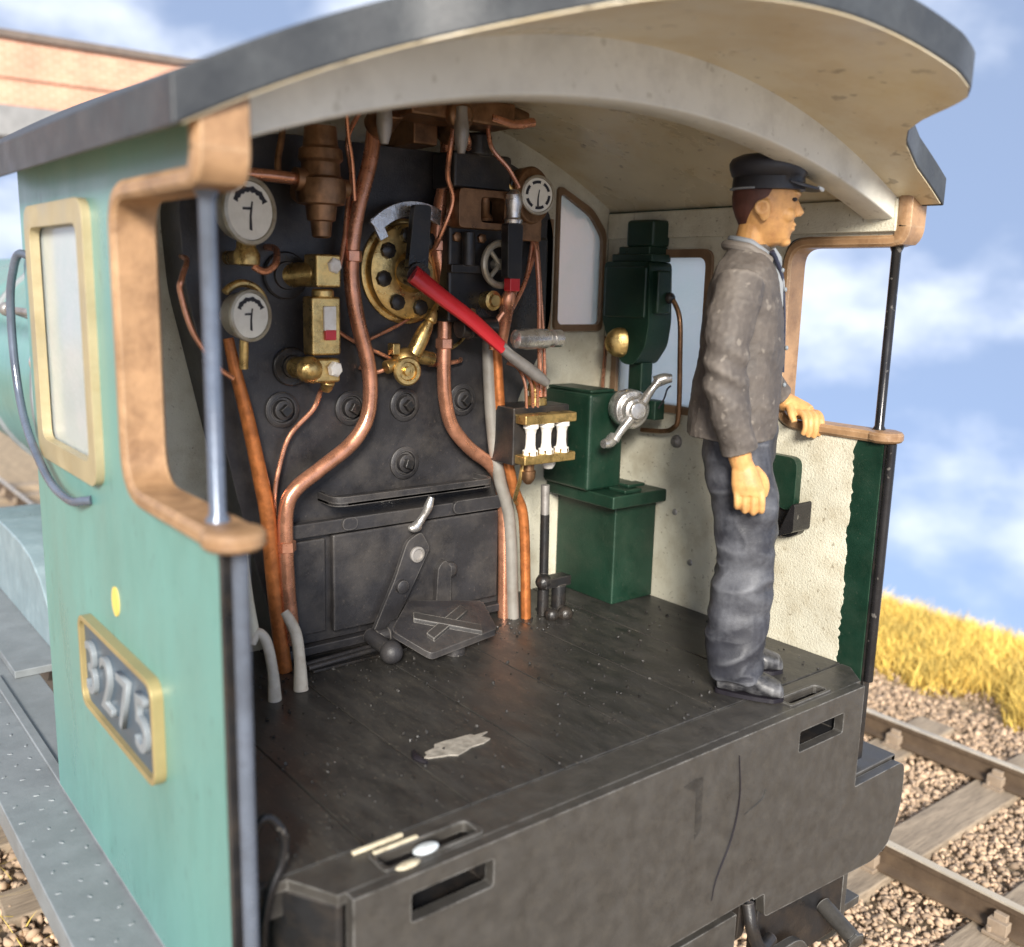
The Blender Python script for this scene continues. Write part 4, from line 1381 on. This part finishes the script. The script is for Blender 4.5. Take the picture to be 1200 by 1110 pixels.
# ---- sight-feed lubricator
lb = lp(MB().box((0.345, 1.115, 0.665), (0.625, 1.28, 0.885)), 'lubricator', 'fitting_black', bevel=0.006)
tag(lb, 'lubricator with three white glass columns in brass frames')
for z0, z1 in ((0.825, 0.862), (0.672, 0.708)):
    lp(MB().box((0.355, 1.055, z0), (0.612, 1.118, z1)), 'frame_bar', 'brass', lb, bevel=0.006)
for x in (0.405, 0.483, 0.561):
    m = MB()
    m.lathe((x, 1.085, 0.706), (0, 0, 1), [(0, 0.030), (0.018, 0.030), (0.022, 0.022), (0.04, 0.019), (0.08, 0.019), (0.098, 0.024), (0.104, 0.030), (0.12, 0.030)], n=18)
    lp(m, 'sight_glass', 'porcelain', lb)
    m = MB()
    m.lathe((x, 1.085, 0.707), (0, 0, 1), [(0, 0.031), (0.014, 0.032), (0.018, 0.025)], n=6)
    lp(m, 'union_nut', 'brass', lb)
m = MB()
m.lathe((0.50, 1.17, 0.884), (0, 0, 1), [(0, 0.042), (0.03, 0.04), (0.034, 0.03), (0.05, 0.03), (0.055, 0.036), (0.08, 0.034), (0.10, 0.02), (0.105, 0.002)], n=20)
lp(m, 'filler_cap', 'brass', lb)
m = MB()
m.lathe((0.42, 1.11, 0.673), (0, 0, -1), [(0, 0.022), (0.03, 0.022), (0.034, 0.028), (0.06, 0.027), (0.075, 0.02), (0.085, 0.01)], n=16)
lp(m, 'drain_union', 'bronze', lb)
pipe([(0.40, 1.12, 0.67), (0.395, 1.13, 0.60), (0.405, 1.17, 0.52), (0.44, 1.20, 0.49)], 0.008, 'brass', 'thin_pipe', n=8)
m = MB()
m.lathe((0.545, 1.14, 0.668), (0, 0, -1), [(0, 0.03), (0.02, 0.028), (0.035, 0.018)], n=14)
lp(m, 'drain_union', 'porcelain', lb)
lp(MB().box((0.40, 1.27, 0.70), (0.56, 1.345, 0.84)), 'lubricator_bracket', 'fitting_black')

# drain lever by the box
m = MB()
m.tube([(0.585, 1.20, 0.55), (0.588, 1.20, 0.42)], 0.018, smooth=0)
lp(m, 'cock_handle', 'dull_silver')
m = MB()
m.tube([(0.588, 1.20, 0.43), (0.592, 1.20, 0.17)], 0.019, smooth=0)
m.tube([(0.592, 1.20, 0.17), (0.592, 1.20, 0.0)], 0.024, smooth=0)
m.box((0.565, 1.15, 0.125), (0.70, 1.21, 0.165))
m.cyl((0.65, 1.17, 0.0), (0.65, 1.17, 0.13), 0.03)
m.ball((0.59, 1.14, 0.018), 0.03, n=10)
m.ball((0.645, 1.12, 0.018), 0.034, n=10)
m.ball((0.575, 1.18, 0.15), 0.034, n=10)
lp(m, 'cylinder_cock_lever', 'fitting_black', bevel=0.003)

# ---- turret under the roof
m = MB()
m.box((-0.16, 1.04, 1.865), (0.26, 1.20, 1.945))
m.cyl((-0.17, 1.24, 1.84), (-0.17, 1.14, 1.90), 0.05)
m.cyl((0.138, 1.27, 1.86), (0.10, 1.14, 1.90), 0.05)
m.lathe((0.02, 1.05, 1.88), (0, -1, 0), [(0, 0.05), (0.03, 0.05), (0.04, 0.03), (0.06, 0.025)], n=18)
m.box((-0.05, 1.2, 1.80), (0.05, 1.5, 1.94))
lp(m, 'steam_turret', 'bronze', bevel=0.008)
for x in (-0.285, 0.005):
    m = MB()
    m.tube([(x, 1.0, 1.90), (x, 1.0, 1.84), (x, 1.0, 1.755)], [0.018, 0.019, 0.024, 0.025, 0.012], n=14, smooth=3)
    lp(m, 'valve_handle', 'dull_silver')
pipe([(0.16, 1.05, 1.89), (0.26, 1.05, 1.88), (0.34, 1.04, 1.895)], 0.016, 'copper', 'turret_pipe')
pipe([(0.02, 1.05, 1.90), (0.10, 1.10, 1.82), (0.14, 1.15, 1.80)], 0.012, 'copper', 'turret_pipe')
pipe([(-0.285, 1.0, 1.89), (-0.14, 1.05, 1.90)], 0.018, 'copper', 'turret_pipe')
pipe([(0.25, 1.15, 1.93), (0.42, 1.2, 1.94)], 0.03, 'bronze', 'turret_pipe')

# ================================================================== REVERSER STAND AND BOX (right side)
tb = lp(MB().box((0.915, 1.125, 0.0), (1.164, 1.497, 0.44)), 'tool_box', 'green', bevel=0.008)
lp(MB().box((0.845, 1.07, 0.438), (1.165, 1.498, 0.492)), 'lid', 'green', tb, bevel=0.007)
lp(MB().box((0.93, 1.09, 0.4925), (1.03, 1.19, 0.507)), 'lid_step', 'green', tb, bevel=0.004)
lp(MB().box((0.98, 1.12, 0.5075), (1.08, 1.18, 0.52)), 'lid_step', 'green', tb, bevel=0.004)
rv = lp(MB().box((0.82, 1.205, 0.4925), (1.02, 1.497, 0.905)), 'reverser_stand', 'green', bevel=0.016)
lp(MB().box((0.835, 1.22, 0.906), (0.97, 1.49, 0.918)), 'cap', 'green', rv, bevel=0.004)
wc = Vector((0.955, 1.085, 0.845))
ad = Vector((-0.30, -0.95, 0.0)).normalized()
m = MB()
m.lathe(wc - ad * 0.11, ad, [(0, 0.05), (0.02, 0.075), (0.05, 0.082), (0.09, 0.082), (0.10, 0.075), (0.105, 0.055), (0.13, 0.05), (0.135, 0.036), (0.15, 0.034), (0.152, 0.002)], n=36)
rw = lp(m, 'reverser_wheel', 'silver', bevel=0.003)
m = MB()
side_d = Vector((0.95, -0.30, 0)).normalized()
for s in (-1, 1):
    d = (side_d * 0.62 + Vector((0, 0, 0.78))).normalized() * s
    p0 = wc + d * 0.04 + ad * 0.02
    m.tube([p0, wc + d * 0.10 + ad * 0.015, wc + d * 0.155 + ad * 0.02], [0.022, 0.019, 0.016, 0.020], n=12, smooth=3)
    m.tube([wc + d * 0.145 + ad * 0.0, wc + d * 0.165 + side_d * s * 0.02 + ad * 0.02, wc + d * 0.168 + side_d * s * 0.045 + ad * 0.03], [0.026, 0.024, 0.018], n=12, smooth=3)
lp(m, 'reverser_handle', 'silver', rw)
lp(MB().cyl(wc - ad * 0.10, wc - ad * 0.26, 0.035), 'reverser_shaft', 'fitting_black', rw)
lp(MB().box((1.04, 1.05, 0.80), (1.10, 1.12, 0.88)), 'bearing_block', 'green', bevel=0.005)
m = MB()
m.tube([(1.05, 1.04, 0.85), (1.07, 1.03, 0.89), (1.075, 1.02, 0.93), (1.09, 1.015, 0.945)], 0.004, n=6)
lp(m, 'wire', 'ink')

# ---- brake valve (green) on the right wall
m = MB()
m.box((1.06, 1.13, 1.505), (1.166, 1.285, 1.615))
vb = lp(m, 'brake_valve', 'green', bevel=0.014)
tag(vb, 'dark green brake valve with brass cap on the cab wall')
lp(MB().box((1.055, 1.14, 1.475), (1.166, 1.32, 1.507)), 'collar', 'green', vb, bevel=0.006)
lp(MB().box((1.05, 1.12, 1.445), (1.166, 1.355, 1.477)), 'collar', 'green', vb, bevel=0.006)
m = MB()
m.plate([rpoly([(1.375, 1.445), (1.115, 1.445), (1.10, 1.20), (1.115, 1.10), (1.175, 1.02), (1.24, 1.02), (1.33, 1.10), (1.375, 1.20)], .025, 4)], YZ(), 1.03, 1.166)
lp(m, 'valve_body', 'green', vb, bevel=0.012)
m = MB()
m.box((1.02, 1.12, 1.215), (1.10, 1.36, 1.425))
lp(m, 'valve_chest', 'green', vb, bevel=0.008)
lp(MB().box((1.05, 1.075, 1.235), (1.13, 1.125, 1.41)), 'side_cover', 'green', vb, bevel=0.01)
m = MB()
m.lathe((1.03, 1.262, 1.11), (-0.75, -0.66, 0), [(-0.02, 0.050), (0.005, 0.062), (0.018, 0.062), (0.028, 0.054), (0.036, 0.03), (0.038, 0.001)], n=32)
lp(m, 'valve_cap', 'brass', vb)
lp(MB().box((1.08, 1.175, 0.80), (1.15, 1.255, 1.03)), 'valve_stem', 'green', vb, bevel=0.008)
m = MB()
m.ball((1.115, 1.07, 1.30), 0.024, n=10)
lp(m, 'union_nut', 'fitting_black', vb)
pipe([(1.115, 1.07, 1.30), (1.12, 1.045, 1.28), (1.12, 1.012, 1.21), (1.12, 1.0, 1.06), (1.12, 0.99, 0.82), (1.122, 1.02, 0.765), (1.125, 1.08, 0.745), (1.125, 1.20, 0.735)], 0.0105, 'bronze', 'brake_pipe', n=10)
pipe([(1.15, 1.47, 1.12), (1.14, 1.465, 1.0), (1.12, 1.45, 0.88)], 0.008, 'copper', 'thin_pipe', n=8)
m = MB()
m.lathe((1.166, 1.03, 0.705), (-1, 0, 0), [(0, 0.028), (0.012, 0.026), (0.016, 0.018), (0.026, 0.014), (0.027, 0.001)], n=12)
lp(m, 'wall_bolt', 'dull_silver')
for (y, z) in ((1.02, 0.40), (0.92, 0.20)):
    m = MB()
    m.ball((1.166, y, z), (0.008, 0.014, 0.014), n=8)
    lp(m, 'wall_bolt', 'dull_silver')

# ---- tip-up seat on right wall
m = MB()
m.plate([rpoly([(0.60, 0.735), (0.395, 0.735), (0.395, 0.55), (0.43, 0.53), (0.60, 0.60)], [.04, .04, .02, .02, .03], 5)], YZ(), 1.115, 1.150)
seat = lp(m, 'tip_up_seat', 'green', bevel=0.008)
m = MB()
m.plate([rpoly([(0.56, 0.60), (0.42, 0.545), (0.375, 0.57), (0.372, 0.45), (0.42, 0.425), (0.56, 0.43)], .02, 4)], YZ(), 1.13, 1.166)
lp(m, 'seat_bracket', 'fitting_black', seat, bevel=0.006)
m = MB()
m.plate([rpoly([(0.365, 0.575), (0.352, 0.575), (0.352, 0.47), (0.42, 0.44)], .01, 3)], YZ(), 1.06, 1.166)
lp(m, 'seat_arm', 'rod_black', seat, bevel=0.005)

# left wall dark window reveal on the inside plus locker
lp(MB().box((-1.166, 0.60, 0.72), (-1.13, 0.86, 0.80)), 'arm_rest', 'wood', bevel=0.01)

# left corner hose by the floor lip
pipe([(-1.13, 0.17, 0.10), (-1.11, 0.165, 0.155), (-1.085, 0.16, 0.16), (-1.058, 0.15, 0.11), (-1.064, 0.15, 0.05), (-1.10, 0.145, -0.02), (-1.118, 0.14, -0.12), (-1.12, 0.14, -0.34)], 0.011, 'rod_black', 'corner_hose')

# ---- flake of silvery paint on the floor
pts = []
for i in range(22):
    a = 2 * math.pi * i / 22
    rr_ = 1 + random.uniform(-0.22, 0.22)
    u_, v_ = 0.115 * math.cos(a) * rr_, 0.042 * math.sin(a) * rr_
    pts.append((-0.37 + u_ * 0.98 + v_ * 0.2, 0.455 + v_ + u_ * 0.05))
m = MB()
m.plate([pts], XY, 0.0, 0.004)
fk = lp(m, 'paint_flake', 'flake', smooth=False)
m = MB()
m.tube([(-0.49, 0.50, 0.002), (-0.505, 0.46, 0.003), (-0.495, 0.42, 0.002)], [0.006, 0.012, 0.006], n=8)
lp(m, 'paint_curl', 'ink', fk)
# cream strips and white plug lying in the rear left slot
m = MB()
for (x0, x1, y) in ((-0.885, -0.745, 0.152), (-0.845, -0.72, 0.122)):
    m.box((x0, y - 0.006, -0.003), (x1, y + 0.006, 0.007))
lp(m, 'plastic_strip', 'chip_cream', bevel=0.003)
m = MB()
m.ball((-0.735, 0.062, 0.006), (0.036, 0.020, 0.010), n=14)
lp(m, 'plastic_plug', 'chip_white')
m = MB()
m.ball((-0.80, 0.040, -0.001), (0.034, 0.014, 0.006), n=12)
lp(m, 'plastic_plug', 'chip_cream')

V_, F_ = [], []
for i in range(700):
    x, y = random.uniform(-1.1, 1.1), random.uniform(0.18, 1.28)
    if random.random() < 0.45:
        y = 1.28 - abs(random.gauss(0, 0.12))
    if x > 0.80 and y > 1.02:
        continue
    r_ = random.choice((0.0025, 0.003, 0.004, 0.006))
    q, _r = np.linalg.qr(rng.normal(size=(3, 3)))
    v = (ico_v * (1 + rng.normal(0, 0.25, (12, 1)))) * r_ @ q + np.array([x, y, r_ * 0.5])
    F_ += [tuple(int(k_) + len(V_) for k_ in f) for f in ico_f]
    V_ += [tuple(k_) for k_ in v]
m = MB()
m.v = [Vector(q) for q in V_]
m.f = F_
cg = m.build('coal_grit', 'ink_grit', fl, smooth=False, fix=False)
cg['kind'] = 'stuff'

# ================================================================== DRIVER FIGURE
FP = Vector((0.72, 0.28, 0.0))
Fd = Vector((0.6, -0.8, 0))
Ld = Vector((0.8, 0.6, 0))
person = empty('person', FP)
tag(person, 'driver figure in grey jacket and black peaked cap, one hand on the cab side', 'person')
PM = Matrix(((Fd.x, Ld.x, 0, 0), (Fd.y, Ld.y, 0, 0), (0, 0, 1, 0), (0, 0, 0, 1)))   # (u forward, v left, z) -> world offset


def ring(c, du, dv, z, n=28, sq=2.3):
    out = []
    for j in range(n):
        a = 2 * math.pi * j / n
        ca, sa = math.cos(a), math.sin(a)
        out.append((c[0] + du * math.copysign(abs(ca) ** (2 / sq), ca), c[1] + dv * math.copysign(abs(sa) ** (2 / sq), sa), z))
    return out


def remesh(mb, name, material, voxel, smooth_it, wrinkle=None):
    o = mb.build(name + '_raw', material, None, smooth=False)
    md = o.modifiers.new('r', 'REMESH')
    md.mode = 'VOXEL'
    md.voxel_size = voxel
    md.use_smooth_shade = True
    if smooth_it:
        ms_ = o.modifiers.new('s', 'SMOOTH')
        ms_.factor = 0.5
        ms_.iterations = smooth_it
    dg = bpy.context.evaluated_depsgraph_get()
    dg.update()
    me = bpy.data.meshes.new_from_object(o.evaluated_get(dg))
    bpy.data.objects.remove(o)
    if wrinkle:
        nr = [q.normal.copy() for q in me.vertices]
        for q, nn in zip(me.vertices, nr):
            q.co += nn * wrinkle(q.co)
    me.transform(PM)
    me.shade_smooth()
    me.name = name
    ob = bpy.data.objects.new(name, me)
    COL.objects.link(ob)
    ob.parent = person
    return ob


def pb(mb, name, material, **kw):
    o = mb.build(name, material, person, **kw)
    o.data.transform(PM)
    return o


# ---- body: head, neck, arms, hands, trunk, legs as one surface
b = MB()
head_lv = [  # z, back u, front u, half width
    (1.478, -0.050, 0.000, 0.030), (1.490, -0.075, 0.040, 0.042), (1.505, -0.088, 0.052, 0.050), (1.522, -0.095, 0.055, 0.056), (1.540, -0.100, 0.057, 0.061),
    (1.560, -0.112, 0.060, 0.066), (1.585, -0.124, 0.064, 0.070), (1.610, -0.129, 0.066, 0.073), (1.640, -0.130, 0.071, 0.075), (1.670, -0.126, 0.066, 0.073), (1.700, -0.112, 0.048, 0.064), (1.725, -0.08, 0.01, 0.04)]
b.rings([ring(((bk + fr) / 2, 0), (fr - bk) / 2, hw, z, 28, 2.25) for z, bk, fr, hw in head_lv])
b.ball((0.034, 0, 1.494), (0.022, 0.026, 0.016), n=10)             # chin
b.rings([ring((0.058, 0), 0.008, 0.008, 1.628, 10, 2), ring((0.067, 0), 0.012, 0.010, 1.605, 10, 2), ring((0.074, 0), 0.017, 0.015, 1.585, 10, 2), ring((0.066, 0), 0.014, 0.016, 1.572, 10, 2)])   # nose
b.ball((0.060, 0, 1.641), (0.018, 0.05, 0.010), n=10)              # brow
b.ball((0.056, 0, 1.548), (0.013, 0.022, 0.007), n=10)             # upper lip
b.ball((0.053, 0, 1.533), (0.013, 0.020, 0.007), n=10)
for s in (-1, 1):
    b.ball((0.035, s * 0.038, 1.575), (0.028, 0.022, 0.024), n=10)  # cheeks
    b.ball((-0.032, s * 0.081, 1.586), (0.020, 0.011, 0.034), n=10)  # ears
    b.torus((-0.040, s * 0.086, 1.594), (0, 1, 0), 0.018, 0.007, n=16, k=8)
b.tube([(-0.075, 0, 1.36), (-0.072, 0, 1.45), (-0.055, 0, 1.54)], [0.075, 0.060, 0.055, 0.056], n=18)
b.rings([ring((-0.07, 0), 0.10, 0.15, 0.86), ring((-0.07, 0), 0.10, 0.14, 1.05), ring((-0.075, 0), 0.10, 0.16, 1.28), ring((-0.08, 0), 0.07, 0.14, 1.40), ring((-0.075, 0), 0.055, 0.06, 1.46)])
for s in (-1, 1):
    b.tube([(-0.06, s * 0.09, 0.90), (-0.02, s * 0.10, 0.55), (-0.03, s * 0.105, 0.12)], [0.08, 0.07, 0.05], n=14)
# arms
RA = [(-0.085, -0.175, 1.37), (-0.105, -0.235, 1.24), (-0.115, -0.255, 1.10), (-0.085, -0.25, 0.96), (-0.05, -0.235, 0.83)]
LA = [(-0.08, 0.175, 1.37), (-0.075, 0.27, 1.24), (-0.05, 0.345, 1.12), (0.015, 0.41, 1.02), (0.075, 0.462, 0.945)]
b.tube(RA + [(-0.038, -0.235, 0.79)], [0.05, 0.045, 0.042, 0.038, 0.030], n=14)
b.tube(LA + [(0.095, 0.478, 0.915)], [0.05, 0.045, 0.042, 0.038, 0.028], n=14)
# right hand: loosely closed, back of the hand towards the window-less side
b.rings([ring((-0.040, -0.236), 0.030, 0.022, 0.82, 16), ring((-0.032, -0.240), 0.042, 0.026, 0.785, 16), ring((-0.022, -0.242), 0.050, 0.028, 0.745, 16), ring((-0.016, -0.240), 0.050, 0.026, 0.715, 16)])
for i, (u0, ln) in enumerate(((0.022, 0.95), (-0.002, 1.05), (-0.028, 1.0), (-0.052, 0.85))):
    b.tube([(u0 - 0.002, -0.246, 0.735), (u0 + 0.003, -0.252, 0.70), (u0 + 0.004, -0.240, 0.735 - 0.072 * ln), (u0 + 0.002, -0.212, 0.735 - 0.070 * ln), (u0, -0.200, 0.735 - 0.045 * ln)],
           [0.0122, 0.0122, 0.0115, 0.011, 0.009], n=10)
b.tube([(-0.005, -0.225, 0.795), (0.024, -0.215, 0.765), (0.034, -0.212, 0.735), (0.030, -0.210, 0.705)], [0.016, 0.0145, 0.013, 0.011], n=10)
# left hand draped over the rail
b.tube([(0.070, 0.455, 0.955), (0.110, 0.462, 0.928), (0.150, 0.452, 0.906), (0.172, 0.440, 0.898)], [0.028, 0.038, 0.042, 0.036], n=16, flat=0.62)
for o1, ln in ((0.036, 0.95), (0.012, 1.06), (-0.013, 1.0), (-0.037, 0.86)):
    # fingers run over the rail and bend down its inner face
    bu, bv_ = 0.168 + o1 * 0.80, 0.440 + o1 * 0.45
    b.tube([(bu - 0.018, bv_ + 0.012, 0.900), (bu + 0.010, bv_ - 0.024, 0.900), (bu + 0.022, bv_ - 0.052, 0.880), (bu + 0.024, bv_ - 0.058, 0.880 - 0.036 * ln), (bu + 0.016, bv_ - 0.052, 0.880 - 0.062 * ln)],
           [0.0125, 0.0125, 0.0118, 0.011, 0.0095], n=10)
b.tube([(0.105, 0.440, 0.918), (0.112, 0.405, 0.895), (0.124, 0.388, 0.868)], [0.017, 0.015, 0.012], n=10)
body = remesh(b, 'body', 'skin', 0.0042, 1)

# ---- eyes
for s in (-1, 1):
    m = MB()
    m.ball((0.054, s * 0.032, 1.622), (0.012, 0.018, 0.007), n=12)
    pb(m, 'eye', 'ink')

# ---- hair
m = MB()
rings = []
for z, bk, fr, hw in [(1.522, -0.100, 0.057, 0.058), (1.545, -0.110, 0.057, 0.064), (1.57, -0.123, 0.062, 0.071), (1.60, -0.134, 0.066, 0.0765), (1.63, -0.137, 0.07, 0.079), (1.665, -0.134, 0.068, 0.079), (1.69, -0.12, 0.05, 0.07)]:
    cu_, du = (bk + fr) / 2, (fr - bk) / 2
    lim = float(np.interp(z, [1.522, 1.56, 1.60, 1.61, 1.64, 1.69], [150, 128, 108, 96, 78, 70]))
    arc_ = [R(lim + (360 - 2 * lim) * i / 24) for i in range(25)]
    o_ = [(cu_ + du * 1.0 * math.cos(a), hw * math.sin(a), z) for a in arc_]
    i_ = [(cu_ + du * 0.90 * math.cos(a), hw * 0.88 * math.sin(a), z) for a in reversed(arc_)]
    rings.append(o_ + i_)
m.rings(rings)
pb(m, 'hair', 'hair', angle=60)

# ---- cap
m = MB()
cl = [(1.650, -0.026, 0.112, 0.088), (1.652, -0.026, 0.116, 0.091), (1.690, -0.026, 0.113, 0.089), (1.694, -0.027, 0.117, 0.094), (1.715, -0.028, 0.124, 0.102), (1.732, -0.028, 0.126, 0.104), (1.747, -0.028, 0.118, 0.096), (1.759, -0.030, 0.088, 0.070), (1.765, -0.030, 0.03, 0.02)]
m.rings([ring((c_, 0), du * 0.985, dv, z - 0.05 * ((0) if z < 1.7 else 0), 36, 2.05) for z, c_, du, dv in cl])
cap = pb(m, 'cap', 'cap_black', angle=50)
m = MB()
vis_o = [(0.060 + 0.078 * math.cos(a), 0.082 * math.sin(a)) for a in [R(-80 + 160 * i / 20) for i in range(21)]]
vis_i = [(0.030 + 0.058 * math.cos(a), 0.080 * math.sin(a)) for a in [R(-80 + 160 * i / 20) for i in range(21)]]
vv_ = []
for zoff in (0.0, 0.007):
    for (u_, v_) in vis_o:
        vv_.append((u_, v_, 1.668 - 0.30 * (u_ - 0.08) - 0.010 * (v_ / 0.08) ** 2 + zoff))
    for (u_, v_) in vis_i:
        vv_.append((u_, v_, 1.668 - 0.30 * (u_ - 0.08) - 0.010 * (v_ / 0.08) ** 2 + zoff))
k = 21
fs = []
for i in range(k - 1):
    fs += [(i, i + 1, k + i + 1, k + i), (2 * k + i, 3 * k + i, 3 * k + i + 1, 2 * k + i + 1), (i, 2 * k + i, 2 * k + i + 1, i + 1), (k + i, k + i + 1, 3 * k + i + 1, 3 * k + i)]
fs += [(0, k, 3 * k, 2 * k), (k - 1, 3 * k - 1, 4 * k - 1, 2 * k - 1)]
m.add(vv_, fs)
vz = pb(m, 'cap_visor', 'cap_black', angle=50)
m = MB()
m.tube([(0.125, -0.040, 1.6585), (0.137, -0.018, 1.6535), (0.139, 0.0, 1.652)], [0.005, 0.007, 0.004], n=8)
pb(m, 'visor_chip', 'chip_white')
m = MB()
m.tube([(-0.026 + 0.117 * math.cos(a), 0.092 * math.sin(a), 1.654) for a in [R(180 + 70 * i / 8) for i in range(9)]], 0.0035, n=6)
pb(m, 'cap_piping', 'shirt')

# ---- trousers


def cloth(scale, amp, seed):
    def f(co):
        q = Vector((co.x * scale[0] + seed, co.y * scale[1], co.z * scale[2]))
        a = noise.noise(q)
        c = noise.noise(q * 2.3 + Vector((5, 2, 1)))
        r_ = 1 - abs(a) * 2.2
        return amp * (r_ * 0.6 + c * 0.5 - 0.3)
    return f


m = MB()
m.rings([ring((-0.065, 0), 0.118, 0.155, 0.97), ring((-0.065, 0), 0.122, 0.165, 0.88), ring((-0.06, 0), 0.120, 0.17, 0.80), ring((-0.052, 0), 0.112, 0.165, 0.74), ring((-0.045, 0), 0.08, 0.12, 0.70)])
for s in (-1, 1):
    lv = [(0.86, -0.060, 0.105, 0.082), (0.74, -0.048, 0.112, 0.092), (0.62, -0.020, 0.103, 0.090), (0.50, -0.012, 0.098, 0.086), (0.42, -0.014, 0.095, 0.084), (0.32, -0.020, 0.098, 0.083), (0.22, -0.026, 0.096, 0.082), (0.15, -0.024, 0.090, 0.080), (0.095, -0.016, 0.086, 0.078), (0.06, -0.012, 0.082, 0.074)]
    m.rings([ring((c_, s * (0.088 + 0.022 * (0.86 - z) / 0.8)), du, dv, z, 24, 2.2) for z, c_, du, dv in lv])


def trw(co):
    base = cloth((5, 5, 8), 0.016, 3.3)(co)
    low = max(0.0, min(1.0, (0.30 - co.z) / 0.2))
    q = Vector((co.x * 5 + 2, co.y * 5, co.z * 17 + 1.5 * noise.noise(Vector((co.x * 9, co.y * 9, 4)))))
    fold = (1 - 2.4 * abs(noise.noise(q))) * 0.012 * low
    kn = math.exp(-((co.z - 0.44) / 0.09) ** 2) * (1 - 2.4 * abs(noise.noise(q * 0.8 + Vector((7, 1, 2))))) * 0.007
    return base + fold + kn


trousers = remesh(m, 'trousers', 'trousers', 0.0065, 3, trw)

# ---- boots
for s in (-1, 1):
    cv = s * 0.112
    m = MB()
    tw = s * 0.10
    lv = [(-0.078, 0.034, 0.055), (-0.072, 0.042, 0.07), (-0.03, 0.045, 0.10), (0.02, 0.044, 0.095), (0.065, 0.048, 0.072), (0.105, 0.047, 0.058), (0.130, 0.036, 0.046), (0.142, 0.016, 0.032)]
    rings = []
    for u_, hw, hz in lv:
        pts = []
        for j in range(20):
            a = 2 * math.pi * j / 20
            y_ = hw * math.copysign(abs(math.cos(a)) ** .75, math.cos(a))
            z_ = hz / 2 + 0.012 + hz / 2 * math.copysign(abs(math.sin(a)) ** .8, math.sin(a))
            pts.append((u_, cv + y_ + tw * u_, z_))
        rings.append(pts)
    m.rings(rings)
    m.tube([(-0.03, cv, 0.06), (-0.025, cv, 0.14)], 0.055, n=16, smooth=0)
    remesh(m, 'boot', 'boot', 0.005, 2, cloth((14, 14, 14), 0.006, 8.1))
    m = MB()
    sole = [(-0.082, -0.03), (-0.082, 0.03), (-0.03, 0.042), (0.05, 0.048), (0.11, 0.046), (0.145, 0.018), (0.145, -0.018), (0.11, -0.046), (0.05, -0.048), (-0.03, -0.042)]
    m.plate([rpoly([(u_, cv + v_ + tw * u_) for u_, v_ in sole], 0.012, 3)], XY, 0.0015, 0.016)
    pb(m, 'sole', 'ink', smooth=False)

# ---- jacket
m = MB()
m.rings([ring((-0.092, 0), 0.146, 0.192, 0.865, 32), ring((-0.088, 0), 0.148, 0.195, 0.93, 32), ring((-0.082, 0), 0.143, 0.188, 1.04, 32), ring((-0.076, 0), 0.136, 0.186, 1.15, 32), ring((-0.076, 0), 0.126, 0.198, 1.28, 32),
         ring((-0.080, 0), 0.110, 0.195, 1.37, 32), ring((-0.082, 0), 0.090, 0.155, 1.425, 32), ring((-0.076, 0), 0.070, 0.098, 1.462, 32), ring((-0.070, 0), 0.060, 0.072, 1.485, 32)])
m.tube(RA[:4] + [(-0.052, -0.236, 0.845)], [0.076, 0.074, 0.070, 0.064, 0.060, 0.055], n=18)
m.tube(LA[:4] + [(0.068, 0.456, 0.957)], [0.076, 0.072, 0.066, 0.058, 0.050, 0.046], n=18)


def jw(co):
    d = cloth((6, 6, 8), 0.010, 1.7)(co)
    el = math.exp(-((co.z - 1.10) / 0.08) ** 2) * (1.0 if abs(co.y) > 0.19 else 0.0)
    return d + el * math.sin(co.z * 80 + co.x * 40) * 0.005 + 0.0016 * noise.noise(co * 60)


jacket = remesh(m, 'jacket', 'jacket', 0.006, 3, jw)
# jacket collar, lapel edge, shirt, buttons
m = MB()
cl_ = [(-0.070 + 0.076 * math.cos(a), 0.084 * math.sin(a), 1.470 - 0.045 * max(0, math.cos(a)) + 0.012 * max(0, -math.cos(a))) for a in [R(35 + 290 * i / 28) for i in range(29)]]
m.tube(cl_, 0.0165, n=10, smooth=2)
pb(m, 'jacket_collar', 'jacket')
m = MB()
cl_ = [(-0.066 + 0.066 * math.cos(a), 0.072 * math.sin(a), 1.488 - 0.045 * max(0, math.cos(a)) + 0.014 * max(0, -math.cos(a))) for a in [R(25 + 310 * i / 28) for i in range(29)]]
m.tube(cl_, 0.011, n=8, smooth=2)
pb(m, 'shirt_collar', 'shirt')
for s in (-1, 1):
    m = MB()
    m.tube([(0.000, s * 0.062, 1.462), (0.016, s * 0.040, 1.435), (0.034, s * 0.018, 1.395), (0.046, s * 0.008, 1.34), (0.058, s * 0.004, 1.22), (0.064, s * 0.004, 1.08)], [0.008, 0.007, 0.006, 0.004, 0.003, 0.003], n=8)
    pb(m, 'lapel_edge', 'navy')
    m = MB()
    m.tube([(0.002, s * 0.048, 1.468), (0.022, s * 0.034, 1.440), (0.030, s * 0.020, 1.418)], [0.012, 0.013, 0.005], n=8, flat=0.5)
    pb(m, 'collar_point', 'shirt')
m = MB()
m.rings([[(0.010, -0.03, 1.455), (0.010, 0.03, 1.455), (-0.02, 0.03, 1.455), (-0.02, -0.03, 1.455)], [(0.046, -0.016, 1.37), (0.046, 0.016, 1.37), (0.0, 0.016, 1.37), (0.0, -0.016, 1.37)], [(0.054, -0.003, 1.29), (0.054, 0.003, 1.29), (0.02, 0.003, 1.29), (0.02, -0.003, 1.29)]])
pb(m, 'shirt_front', 'shirt')
for (u_, v_, z_) in ((0.037, -0.022, 1.405), (0.050, -0.012, 1.345), (0.068, -0.010, 1.16), (0.070, -0.010, 1.04)):
    m = MB()
    m.ball((u_, v_, z_), (0.006, 0.008, 0.008), n=8)
    pb(m, 'button', 'letter')
